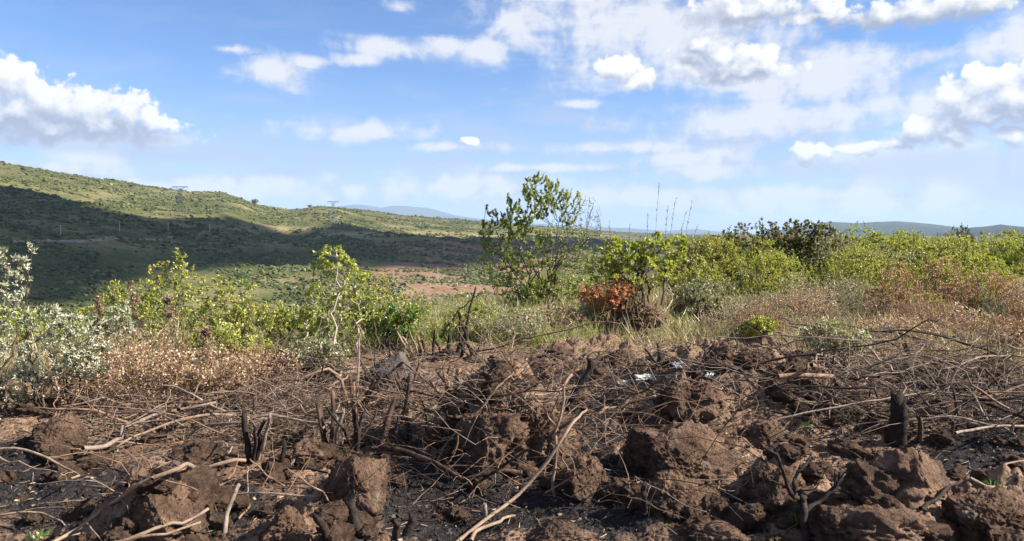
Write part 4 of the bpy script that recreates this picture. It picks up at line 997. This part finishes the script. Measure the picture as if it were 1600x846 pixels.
# tall grass spikes against the sky
rngg = np.random.default_rng(9)
for k, (bx, tx, ty) in enumerate([(1022, 1030, 288), (1040, 1056, 310), (1060, 1082, 312), (1052, 1072, 330), (1036, 1044, 322), (985, 984, 350), (1068, 1090, 352), (960, 952, 345), (1015, 1012, 335)]):
    g0 = hit(1000, 466); Y = g0[1] + rngg.uniform(-.3, .3); w = Geo(); B = at(bx, 440, Y); T_ = at(tx, ty, Y)
    t = np.linspace(0, 1, 12)[:, None]; Q = B * (1 - t) + T_ * t + np.array([.10, 0, 0]) * (t * t - t)
    w.tube(Q - B, np.linspace(.0065, .0028, 12), 4, .4)
    u = rngg.uniform(.62, 1, 26)[:, None]; LP = B * (1 - u) + T_ * u + np.array([.10, 0, 0]) * (u * u - u) - B
    w.leaves(LP, rngg.standard_normal((26, 3)) + np.array([0, 0, 1.6]), .05, .009, rngg)
    tag(obj('grass_spike', w.mesh('grass_spike', M['w_brown'], False), None, B), 'tall thin seed spike rising against the sky above the spreading green shrub' if k else 'tallest thin seed spike against the sky above the spreading green shrub', 'grass stalk', 'tall grass spikes above the green shrub' if k else None)

# right hedge ------------------------------------------------------------
DK = dict(stems=10, sec=90, ter=480, leafs=24, leaf=(.062, .022), r0=.03, up=.5, spread=.3, twig_r=.006, depth=.9)
SH('dense_shrub', 'dense dark olive shrub with a shaded hollow, left end of the right hedge', 'shrub', 1180, 452, [(1190, 372, 60, 30), (1130, 390, 36, 30), (1150, 410, 40, 30), (1230, 370, 44, 26), (1115, 400, 24, 40), (1170, 430, 30, 16, .6), (1215, 395, 50, 34)], 'w_dark', 'l_dark', 301, **DK)
SH('dense_shrub', 'olive and brown shrub just right of the dense dark one', 'shrub', 1262, 452, [(1265, 372, 40, 28), (1240, 400, 40, 34), (1290, 385, 34, 34), (1255, 425, 40, 24)], 'w_dark', 'l_dark', 302, **DK)
HG = dict(stems=8, sec=70, ter=340, leafs=24, leaf=(.052, .0145), r0=.022, up=.6, shoot=.6, tipbias=.15, spread=.25, twig_r=.005)
HEDGE = [
 ('leafy_shrub', 'lime green bush with a thin bare twig above it, middle of the right hedge', 1345, 450, [(1345, 372, 34, 28), (1320, 395, 34, 30), (1370, 390, 34, 34), (1345, 420, 50, 26)], 'l_lime'),
 ('sage_shrub', 'grey-green bush between the olive shrub and the lime green bush', 1305, 456, [(1305, 395, 34, 34), (1285, 425, 34, 26), (1325, 425, 30, 30)], 'l_sage'),
 ('leafy_shrub', 'yellow-green bush right of the lime green one in the right hedge', 1415, 452, [(1410, 385, 36, 26), (1440, 395, 34, 30), (1400, 415, 40, 30), (1440, 430, 40, 24)], 'l_yg'),
 ('sage_shrub', 'pale sage bush in front of the hedge, above the rusty dead bush', 1425, 462, [(1380, 410, 30, 30), (1430, 420, 44, 30), (1400, 440, 40, 20)], 'l_sage'),
 ('leafy_shrub', 'bright lime bush below the far blue-green hill', 1485, 452, [(1480, 385, 30, 22), (1500, 400, 36, 34), (1470, 420, 34, 30)], 'l_lime'),
 ('leafy_shrub', 'tall yellow-green bush near the right edge below the far hill', 1545, 456, [(1540, 385, 32, 24), (1560, 400, 34, 40), (1530, 425, 40, 34)], 'l_yg'),
 ('leafy_shrub', 'lime green bush cut by the right edge of the photo', 1600, 460, [(1595, 390, 34, 30), (1620, 410, 44, 44), (1585, 430, 34, 34)], 'l_lime'),
 ('sage_shrub', 'sage green shrub below the dense dark olive shrub', 1185, 478, [(1180, 440, 40, 24), (1140, 450, 30, 20), (1215, 445, 34, 24)], 'l_sage'),
 ('leafy_shrub', 'green shrub between the tall grass spikes and the dense dark shrub', 1085, 470, [(1080, 420, 40, 30), (1110, 435, 30, 26), (1060, 440, 30, 22)], 'l_yg'),
 ('sage_shrub', 'low pale green shrub right of the upturned root ball', 1110, 490, [(1105, 455, 44, 22), (1075, 460, 26, 18)], 'l_sage'),
 ('leafy_shrub', 'small bright green bush low in the dry grass at right', 1232, 532, [(1228, 508, 26, 18), (1245, 515, 20, 14)], 'l_bright'),
 ('leafy_shrub', 'small lime plant in the grass left of the small bright green bush', 1190, 530, [(1190, 508, 24, 14), (1170, 515, 16, 10)], 'l_lime'),
]
for k, (nm, lb, px, base, lobes, lm) in enumerate(HEDGE):
    Yk = hit(px, base)[1]; sc = min(1, Yk / 20)
    SH(nm, lb, 'shrub', px, base, lobes, 'w_live' if lm != 'l_sage' else 'w_grey', lm, 320 + k, **{**HG, 'leaf': (.054 * sc ** .7, .015 * sc ** .7), 'twig_r': .005 * sc, 'sec': 60 if k < 8 else 40, 'ter': 280 if k < 8 else 130})
TW = dict(stems=12, sec=110, ter=330, leafs=2.2, leaf=(.05, .012), r0=.012, up=.4, spread=.25, twig_r=.0045)
for k, (px, base, lobes, lm, lb) in enumerate([
    (1255, 500, [(1250, 455, 44, 30), (1280, 465, 34, 24)], 'l_sage', 'bare greyish twiggy bush below the olive and brown shrub'),
    (1330, 508, [(1325, 460, 44, 34), (1290, 480, 34, 22)], 'l_sage', 'bare greyish twiggy bush below the grey-green bush'),
    (1400, 510, [(1400, 445, 34, 34), (1380, 470, 34, 26), (1420, 470, 30, 24)], 'l_rust', 'rusty dead bush in front of the pale sage bush'),
    (1255, 512, [(1236, 480, 32, 13, .45), (1268, 478, 22, 14, .45)], 'l_rust', 'small rusty dead bush above the small bright green bush'),
    (1470, 505, [(1470, 440, 30, 40), (1450, 470, 34, 26), (1495, 465, 30, 30)], 'l_rust', 'tall thin rusty dead bush right of centre in the right hedge'),
    (1545, 505, [(1540, 455, 34, 36), (1575, 465, 40, 34)], 'l_rust', 'rusty brown dead bush near the right edge'),
    (1600, 515, [(1600, 465, 34, 34), (1620, 490, 40, 26)], 'l_tan', 'tan dead bush at the right edge'),
    (1290, 565, [(1290, 525, 40, 26), (1330, 535, 34, 22)], 'l_sage', 'low grey twiggy bush behind the dark straight log'),
    (1500, 540, [(1490, 500, 50, 26), (1540, 510, 44, 24)], 'l_tan', 'low tan dry bush behind the brushwood pile'),
    (1390, 548, [(1390, 515, 50, 24), (1430, 520, 40, 20)], 'l_tan', 'low dry bush left of the cut stub'),
    (1590, 560, [(1580, 520, 44, 26), (1620, 530, 40, 24)], 'l_rust', 'low brown dry bush at the right edge above the brushwood'),
    (780, 535, [(770, 500, 44, 26), (815, 505, 40, 22)], 'l_sage', 'bare grey twiggy bush in the grass below the slim tree'),
    (870, 525, [(860, 495, 50, 22), (905, 500, 34, 20)], 'l_tan', 'dry twiggy bush in the grass left of the root ball'),
    (480, 590, [(480, 550, 34, 24), (520, 555, 30, 24)], 'l_sage', 'dry grey twiggy bush between the reddish boulder and the pointed stone')]):
    Yk = hit(px, base)[1]
    SH('twiggy_bush', lb, 'bush', px, base, lobes, 'w_twig' if lm in ('l_sage', 'l_tan') else 'w_brown', lm, 350 + k, **{**TW, 'leafs': 6 if lm == 'l_rust' else 3.5, 'leaf': (.04, .011), 'twig_r': .0022 + .00012 * Yk})

# the rest of the hedge: copies of a few bushes, farther back and in the gaps
def protos():
    out = []
    for k, (lm, nm, wm) in enumerate([('l_yg', 'leafy_shrub', 'w_live'), ('l_lime', 'leafy_shrub', 'w_live'), ('l_sage', 'sage_shrub', 'w_grey'), ('l_dark', 'dense_shrub', 'w_dark'), ('l_tree', 'leafy_shrub', 'w_live')]):
        rng = np.random.default_rng(400 + k); Y = 20.0; c = np.array([0, Y, 0.0])
        px0, py0 = CX, HORIZON + EYE / Y * F
        lob = [(px0, py0 - 70, 34, 26), (px0 - 30, py0 - 50, 34, 28), (px0 + 34, py0 - 48, 34, 30), (px0, py0 - 30, 56, 26)]
        w, f = grow(lob, c, Y, rng, **{**HG, 'sec': 60, 'ter': 250})
        out.append((nm, w.mesh('branchwork', M[wm]), f.mesh('foliage', M[lm], False)))
    return out
PR = protos()
KIND = ['yellow-green bush', 'lime green bush', 'pale sage bush', 'dark olive bush', 'mid green bush']
def clone(k, x, y, s, rz, where, group):
    nm, a, b = PR[k]
    t = thing(nm, KIND[k] + ' ' + where, 'shrub', (x, y, floor_z(x, y) - .03), group, rz); t.scale = (s, s, s * random.uniform(.85, 1.1))
    obj('branchwork', a, t); obj('foliage', b, t)
def twig_protos():
    out = []
    for k, (lm, wm, lf) in enumerate([('l_tan', 'w_twig', 4), ('l_rust', 'w_brown', 6), ('l_sage', 'w_twig', 5)]):
        rng = np.random.default_rng(430 + k); Y = 16.0; c = np.array([0, Y, 0.0]); py0 = HORIZON + EYE / Y * F
        w, f = grow([(CX, py0 - 46, 40, 22), (CX - 26, py0 - 30, 34, 22), (CX + 28, py0 - 30, 34, 22)], c, Y, rng, **{**TW, 'leafs': lf, 'leaf': (.036, .010), 'sec': 90, 'ter': 300, 'twig_r': .0036, 'shoot': .2})
        out.append(('twiggy_bush', w.mesh('branchwork', M[wm]), f.mesh('foliage', M[lm], False)))
    return out
PR += twig_protos(); KIND += ['tan dry twiggy bush', 'rusty dry twiggy bush', 'grey-green twiggy bush']
random.seed(16)
for i in range(46):
    px = random.uniform(1150, 1900); Y = random.uniform(10.5, 17); x = (px - CX) / F * Y
    clone(random.choice([5, 5, 6, 6, 7, 7]), x, Y, random.uniform(.5, 1.0), random.uniform(0, 6.28), 'in the dry growth between the brushwood pile and the right hedge', 'dry twiggy bushes before the right hedge')
for i in range(34):
    px = random.uniform(1180, 1660); Y = random.uniform(15.5, 23); x = (px - CX) / F * Y
    clone(random.choice([0, 0, 1, 1, 2]), x, Y, random.uniform(.5, .95), random.uniform(0, 6.28), 'standing forward of the right hedge among dry growth', 'green bushes forward of the right hedge')
for i in range(26):
    px = random.uniform(1230, 1650); Y = random.uniform(12.5, 16.5); x = (px - CX) / F * Y
    clone(random.choice([0, 1, 1, 2, 7]), x, Y, random.uniform(.28, .5), random.uniform(0, 6.28), 'low in the dry growth above the brushwood pile', 'low green bushes in the dry growth at right')
for i in range(22):
    px = random.uniform(520, 1150); Y = random.uniform(12.5, 19); x = (px - CX) / F * Y
    clone(random.choice([5, 5, 6, 7, 7]), x, Y, random.uniform(.25, .5), random.uniform(0, 6.28), 'in the dry grass behind the burnt ground in the middle', 'dry twiggy bushes in the middle grass')
random.seed(6)
for i in range(76):
    px = random.uniform(1075, 1900); Y = random.uniform(23, 46)
    x = (px - CX) / F * Y; k = random.choice([0, 0, 1, 1, 2, 2, 3, 4])
    if px < 1130: Y = random.uniform(20, 26); x = (px - CX) / F * Y
    clone(k, x, Y, random.uniform(.75, 1.15) * (1.0 if Y < 32 else 1.12), random.uniform(0, 6.28), 'in the back of the right hedge', 'bushes filling the back of the right hedge')
for i in range(38):
    px = random.uniform(-320, 760); Y = random.uniform(13.5, 19) if px > 420 else random.uniform(11.5, 15)
    x = (px - CX) / F * Y; clone(random.choice([0, 1, 2, 2, 4]), x, Y, random.uniform(.2, .38) * (1 if px < 420 else .7), random.uniform(0, 6.28), 'low along the valley edge at left', 'low bushes along the valley edge')
for i in range(16):
    px = random.uniform(760, 1120); Y = random.uniform(17.5, 24)
    x = (px - CX) / F * Y; clone(random.choice([0, 1, 2, 2, 4]), x, Y, random.uniform(.3, .55), random.uniform(0, 6.28), 'low behind the slim tree', 'low bushes behind the slim tree')

# ------------------------------------------------------------------ ground cover (stuff)
def wedge(n, r0, r1, rng, a0=-46, a1=46):
    if a1 - a0 > 80: n = int(n * 1)
    r = np.sqrt(rng.uniform(r0 ** 2, r1 ** 2, n)); a = np.radians(rng.uniform(a0, a1, n))
    return np.sin(a) * r, np.cos(a) * r
def pxy(x, y):
    Y = np.maximum(y, .1); return CX + F * x / Y, HORIZON + F * EYE / Y
def build_grass():
    rng = np.random.default_rng(31)
    for name, mat, nc, seed, tall in (('dry_grass', 'g_dry', 9600, 31, 1.1), ('green_grass', 'g_green', 5800, 32, .85)):
        rng = np.random.default_rng(seed); x, y = wedge(nc, 9.6, 27, rng)
        if name == 'green_grass': x[:2200], y[:2200] = wedge(2200, 10.2, 16, rng, -20, 6)
        r = np.hypot(x, y); px, py = pxy(x, y)
        lim = np.where(px > 1230, 9.4 + rng.normal(0, .5, nc), np.where(px < 420, 9.3 + rng.normal(0, .6, nc), 10.6 + rng.normal(0, .4, nc)))
        keep = (r > lim) & (fbm2(x * .5, y * .5, 2, seed) + rng.normal(0, .3, nc) > (-.35 if name == 'dry_grass' else .0 + np.where(px > 1250, .25, np.where((px > 380) & (px < 980), -.35, 0))))
        x, y, r = x[keep], y[keep], r[keep]; m = 17
        X = np.repeat(x, m) + rng.normal(0, .09, len(x) * m); Y = np.repeat(y, m) + rng.normal(0, .09, len(x) * m)
        Z = terrain(X, Y) - .01; n = len(X)
        D = rng.normal(0, .38, (n, 3)); D[:, 2] = 1.0
        lean = np.repeat(rng.normal(0, .28, (len(x), 2)), m, 0); D[:, :2] += lean
        L = rng.uniform(.14, .50, n) * tall * np.repeat(rng.uniform(.6, 1.3, len(x)), m)
        g = Geo(); g.blades(np.stack([X, Y, Z], -1), D, L, .0022 + .00022 * np.repeat(r, m), rng, .9, np.clip(np.repeat(rng.random(len(x)), m) * .7 + rng.random(n) * .35, 0, 1))
        tag(obj(name, g.mesh(name, M[mat], False)), kind='stuff')
build_grass()

def build_litter():
    rng = np.random.default_rng(41); n = 38000
    x, y = wedge(n, 3.3, 11.8, rng); z, soil, r, az = terrain(x, y, True, True)
    px, py = pxy(x, y)
    dens = .25 + .6 * sstep(5.0, 8.0, r) + .35 * fbm2(x * 1.1, y * 1.1, 2, 51)
    k = rng.random(n) < dens; x, y, z, r = x[k], y[k], z[k], r[k]; n = len(x)
    D = rng.normal(0, 1, (n, 3)); D[:, 2] = rng.normal(.08, .22, n)
    L = rng.gamma(2.0, .045, n).clip(.02, .35)
    g = Geo(); g.blades(np.stack([x, y, z + rng.uniform(.004, .03, n)], -1), D, L, rng.uniform(.0011, .0034, n), rng, .7)
    kk = rng.random(n) < .22
    g.leaves(np.stack([x, y, z + .012], -1)[kk] + rng.normal(0, .03, (kk.sum(), 3)) * np.array([1, 1, .1]), rng.normal(0, 1, (kk.sum(), 3)) * np.array([1, 1, .35]), rng.uniform(.02, .05, kk.sum()), rng.uniform(.006, .014, kk.sum()), rng)
    tag(obj('twig_litter', g.mesh('twig_litter', M['litter'], False)), kind='stuff')
    n = 33000; x, y = wedge(n, 3.2, 8.8, rng); z = terrain(x, y)
    V, Fc = ICO[1]; V = V[:12]; 
    s_ = rng.gamma(2.2, .0032, n).clip(.002, .014)[:, None, None] * rng.uniform(.4, 1.3, (n, 1, 3))
    a = rng.uniform(0, 6.28, n); ca, sa = np.cos(a)[:, None], np.sin(a)[:, None]
    T = np.array([[1, 1, 1], [-1, -1, 1], [-1, 1, -1], [1, -1, -1.]])[None] * s_
    T = np.stack([T[..., 0] * ca - T[..., 1] * sa, T[..., 0] * sa + T[..., 1] * ca, T[..., 2] * .7], -1) + np.stack([x, y, z + .004], -1)[:, None]
    i = np.arange(n)[:, None, None] * 4 + np.array([[0, 1, 2], [0, 3, 1], [0, 2, 3], [1, 3, 2]])[None]
    me = raw_mesh('charcoal_litter', T.reshape(-1, 3), [i.reshape(-1, 3)], M['coal'], {'rnd': np.repeat(rng.random(n), 4)}, False)
    tag(obj('charcoal_litter', me), kind='stuff')
build_litter()

def build_brush():
    for name, mats, regs, seed in (('dry_brush', 'w_grey', [(1900, 1260, 1900, 520, 680, .40), (700, 140, 520, 570, 700, .28), (420, 540, 880, 550, 680, .22), (260, 880, 1250, 540, 640, .16)], 61),
                                   ('dead_twigs', 'w_brown', [(1200, 1240, 1900, 480, 600, .45), (600, 100, 480, 560, 660, .35), (300, 540, 1000, 540, 700, .2), (260, 60, 1200, 660, 800, .14)], 62),
                                   ('charred_twigs', 'w_char', [(500, 1300, 1640, 550, 700, .35), (300, 300, 800, 600, 720, .22), (260, 500, 1300, 620, 830, .14)], 63),
                                   ('pale_twigs', 'w_pale', [(260, 140, 560, 560, 700, .22), (260, 1280, 1640, 520, 690, .3), (120, 560, 1240, 540, 700, .14)], 64)):
        rng = np.random.default_rng(seed); g = Geo()
        for (n, x0, x1, y0, y1, hh) in regs:
            P = hit(rng.uniform(x0, x1, n), rng.uniform(y0, y1, n))
            for k in range(n):
                L = rng.gamma(3, .10) + .08; a = rng.uniform(0, 6.28); tl = abs(rng.normal(.15, .35))
                d = np.array([math.cos(a) * math.cos(tl), math.sin(a) * math.cos(tl) * .8, math.sin(tl)])
                t = np.linspace(0, 1, 6)[:, None]; b = rng.standard_normal(3) * .22 * L
                Q = P[k] + np.array([0, 0, rng.uniform(0, hh) ** 1.3]) + d * L * t + b * (t - t * t) * 2 + rng.standard_normal((6, 3)) * .012 * L
                r = rng.uniform(.0014, .0040)
                g.tube(Q, np.linspace(r, r * .5, 6), 3, rng.random())
        tag(obj(name, g.mesh(name, M[mats])), kind='stuff')
build_brush()

def build_scrub():
    """bushes spread over the valley and the hillside"""
    rng = np.random.default_rng(71); n = 240000
    a = np.radians(rng.uniform(-47, 14, n)); rr_ = np.interp(a, RAZ, RR)
    r = 120 * np.exp(rng.random(n) * np.log(np.maximum(rr_ * 1.02, 200) / 120))
    x, y = np.sin(a) * r, np.cos(a) * r
    cl = fbm2(x / 45, y / 45, 3, 72) + .5 * fbm2(x / 160, y / 160, 2, 73)
    px, py0 = pxy(x, y); z = terrain(x, y); py = HORIZON - F * (z - EYE) / y
    redz = np.exp(-(((px - 690) / 130) ** 2 + ((py - 445) / 24) ** 2))
    k = (rng.random(n) < np.clip(.42 + 1.15 * cl - .06 * redz, .03, 1)) ; x, y, z, r = x[k], y[k], z[k], r[k]; n = len(x)
    V, Fc = ICO[1]
    s_ = (rng.gamma(2.2, .34, n) + .35) * (.50 + .30 * sstep(250, 1100, r))
    W = V[None] * (1 + .38 * rng.standard_normal((n, len(V), 1)).clip(-1.6, 1.6)) * s_[:, None, None] * np.array([1.15, 1.15, .8])
    W[..., 2] = np.maximum(W[..., 2], -.3 * s_[:, None]) + .3 * s_[:, None]
    W += np.stack([x, y, z - .1], -1)[:, None]
    i = np.arange(n)[:, None, None] * len(V) + Fc[None]
    tone = np.clip(rng.normal(.42, .22, n) + .25 * fbm2(x / 90, y / 90, 2, 75), 0, 1)
    me = raw_mesh('scrub', W.reshape(-1, 3), [i.reshape(-1, 3)], M['scrub'], {'rnd': np.repeat(tone, len(V))}, False)
    tag(obj('scrub', me), kind='stuff')
build_scrub()

# ------------------------------------------------------------------ grass tufts, litter
for k, (px, py, w, h, lb) in enumerate([(62, 842, 18, 22, 'bright green tuft of grass in the bottom left corner'), (1240, 815, 24, 26, 'green grass tuft at the foot of the black burnt bush'), (1556, 760, 26, 34, 'green grass tuft in the ash near the right edge'),
        (1345, 770, 22, 22, 'broad-leaved green sprout in the hollow left of the lichen boulder'), (1262, 572, 20, 26, 'green grass tuft at the left end of the brushwood pile'), (1340, 650, 10, 16, 'tiny green tuft left of the tallest charred stump'),
        (1262, 672, 16, 18, 'small green sprout on soil below the black crooked twig'), (1180, 690, 14, 10, 'small green sprout on the slope right of the large dark boulder'), (1230, 620, 20, 22, 'thin pale green grass on the slope below the dark straight log'), (1320, 790, 14, 12, 'tiny green tuft between the two lower right boulders'), (1060, 578, 12, 14, 'tiny green sprout beside the white litter')]):
    rng = np.random.default_rng(500 + k); g0 = hit(px, py); m = g0[1] / F; n = 34
    P = rng.normal(0, w * m * .22, (n, 3)); P[:, 2] = -.005
    D = rng.normal(0, .55, (n, 3)); D[:, 2] = 1
    g = Geo(); g.blades(P, D, rng.uniform(.5, 1.15, n) * h * m, .0035, rng, .9)
    tag(obj('grass_tuft', g.mesh('grass_tuft', M['l_bright'], False), None, g0), lb, 'grass tuft')

def crumple(name, label, cat, px, py, w, d, h, mat, seed, rz=0):
    rng = np.random.default_rng(seed); g0 = hit(px, py); m = g0[1] / F; nx, ny = 26, 14
    u, v = np.meshgrid(np.linspace(-1, 1, nx), np.linspace(-1, 1, ny))
    e = 1 - .22 * np.abs(noise2(u * 2 + seed, v * 2, 3))
    X, Y = u * w * m / 2 * e, v * d / 2 * e
    Z = h * (.5 + .5 * noise2(u * 1.7 + seed, v * 1.3, 8) + .35 * np.abs(noise2(u * 4 + seed, v * 3.2, 9))) + .02 + (v + 1) * .5 * h * .8
    c, s_ = math.cos(rz), math.sin(rz); X, Y = X * c - Y * s_, X * s_ + Y * c
    T = np.stack([X, Y, Z], -1).reshape(-1, 3); N = nx * ny
    i = np.arange(ny - 1)[:, None] * nx; j = np.arange(nx - 1)[None, :]
    q = np.stack([i + j, i + j + 1, i + nx + j + 1, i + nx + j], -1).reshape(-1, 4)
    ring = np.concatenate([np.arange(nx), np.arange(2 * nx - 1, N, nx), np.arange(N - 2, N - nx - 1, -1), np.arange(N - 2 * nx, 0, -nx)]); r2 = np.roll(ring, -1)
    me = raw_mesh(name, np.vstack([T, T - np.array([0, 0, .004])]), [q, q[:, ::-1] + N, np.stack([ring + N, r2 + N, r2, ring], -1)], M[mat])
    return tag(obj(name, me, None, g0), label, cat)
crumple('paper_scrap', 'crumpled white sheet of litter lying on the soil at the grass edge', 'litter', 978, 600, 28, .10, .04, 'paper', 1)
crumple('paper_scrap', 'thin greyish white strip of litter right of the crumpled white sheet', 'litter', 1008, 598, 34, .10, .03, 'paper', 2)
crumple('plastic_scrap', 'bluish white piece of plastic film on top of the right earth heap', 'litter', 1061, 586, 20, .09, .03, 'film', 3, .3)
crumple('plastic_scrap', 'small white plastic scrap on the slope right of the bluish film', 'litter', 1108, 592, 11, .09, .025, 'film', 4, -.5)
crumple('plastic_scrap', 'torn grey-white strip lower on the slope right of the bluish film', 'litter', 1122, 604, 12, .07, .02, 'film', 5, -.7)

# ------------------------------------------------------------------ pylons, poles, ridge trees
def pylon(label, px, base, top, arm_px, seed):
    g0 = hit(px, base); Y = g0[1]; m = Y / F; H = (base - top) * m; A = arm_px * m / 2; th = .11
    t = thing('transmission_tower', label, 'pylon', g0)
    b = Geo(); w0, w1 = H * .13, H * .035; hw = H * .72
    lv = [0, .2, .38, .54, .66, .76, .85, .92, 1.0]
    cor = lambda f: [np.array([sx * (w0 + (w1 - w0) * f), sy * (w0 + (w1 - w0) * f), f * H * .93]) for sx, sy in ((-1, -1), (1, -1), (1, 1), (-1, 1))]
    for k in range(4): b.tube([cor(0)[k], cor(1)[k]], [th, th * .8], 4)
    for i in range(len(lv) - 1):
        c0, c1 = cor(lv[i]), cor(lv[i + 1])
        for k in range(4):
            k2 = (k + 1) % 4; b.tube([c0[k], c1[k2]], th * .55, 4); b.tube([c0[k2], c1[k]], th * .55, 4); b.tube([c1[k], c1[k2]], th * .5, 4)
    obj('lattice_body', b.mesh('lattice_body', M['steel']), t)
    a = Geo(); zt, zb = H, H * .93
    for sy in (-1, 1):
        a.tube([(-A, 0, zt - .4), (A, 0, zt - .4)], th, 4) if sy == 1 else a.tube([(-A, .0, zt), (A, .0, zt)], th, 4)
        a.tube([(-A, 0, zt - .4), (0, sy * w1, zb)], th * .8, 4); a.tube([(A, 0, zt - .4), (0, sy * w1, zb)], th * .8, 4)
    for k in range(11):
        x0 = -A + 2 * A * k / 10; a.tube([(x0, 0, zt), (x0 + A / 10, 0, zb + (zt - .4 - zb) * min(1, abs(x0 + A / 10) / A))], th * .6, 4)
    obj('cross_arm', a.mesh('cross_arm', M['steel']), t)
    for sx in (-1, -.45, .45, 1):
        q = Geo(); q.tube([(sx * A * .97, 0, zt - .4), (sx * A * .97, 0, zt - .4 - H * .07)], .14, 5); obj('insulator', q.mesh('insulator', M['steel']), t)
    return t
pylon('tall lattice pylon on the left hillside, nearer of the two', 282, 348, 292, 24, 1)
pylon('smaller lattice pylon on the ridge left of the blue mountains', 521, 356, 315, 17, 2)
for k, (px, base, top) in enumerate([(95, 368, 352), (187, 362, 346), (263, 361, 347), (408, 358, 347), (507, 359, 350), (568, 363, 354), (615, 365, 357), (328, 362, 351)]):
    g0 = hit(px, base); m = g0[1] / F; h = (base - top) * m; q = Geo()
    q.tube([(0, 0, -.3), (0, 0, h)], [.22, .16], 6); q.tube([(-.9, 0, h * .93), (.9, 0, h * .93)], .09, 4)
    tag(obj('utility_pole', q.mesh('utility_pole', M['pole']), None, g0), 'pale thin utility pole standing along the foot of the far hillside', 'pole', 'utility poles along the far hillside')
g0 = hit(684, 440); m = g0[1] / F; q = Geo(); q.tube([(0, 0, -.3), (0, 0, 23 * m)], [.16, .10], 6)
tag(obj('utility_pole', q.mesh('utility_pole', M['pole']), None, g0), 'single pale pole standing in the red-brown patch of the valley', 'pole')
def far_tree(label, px, base, top, w, cone=False, seed=0):
    rng = np.random.default_rng(seed); g0 = hit(px, base); m = g0[1] / F; h = (base - top) * m; t = thing('tree', label, 'tree', g0)
    q = Geo(); q.tube([(0, 0, -.5), (.1, 0, h * .55)], [h * .05, h * .03], 6); obj('trunk', q.mesh('trunk', M['w_dark']), t)
    f = Geo(); n = 500; v = rng.standard_normal((n, 3)); v /= np.linalg.norm(v, axis=1, keepdims=True); v *= rng.random((n, 1)) ** .4
    P = v * np.array([w * m / 2, w * m / 2, h * .36]) + np.array([0, 0, h * .62])
    if cone: P[:, :2] *= np.clip(1.5 - P[:, 2:] / h * 1.4, .1, 1.2)
    P += .12 * w * m * np.stack([noise3(*(P * .8 / m / w * 3 + q_).T) for q_ in (1, 20, 40)], -1)
    f.leaves(P, rng.standard_normal((n, 3)), h * .16, h * .06, rng); obj('crown', f.mesh('crown', M['l_dark'], False), t)
far_tree('dark flat-crowned tree on the ridge line right of the taller pylon', 398, 320, 311, 12, seed=1)
far_tree('small round tree on top of the knoll beside the taller pylon', 343, 301, 295, 8, seed=2)
far_tree('dark pointed tree alone on the pale strip at the far edge of the cloud shadow', 606, 371, 362, 6, True, seed=3)
far_tree('small dark tree at the left end of the second ridge hump', 484, 325, 320, 9, seed=4)
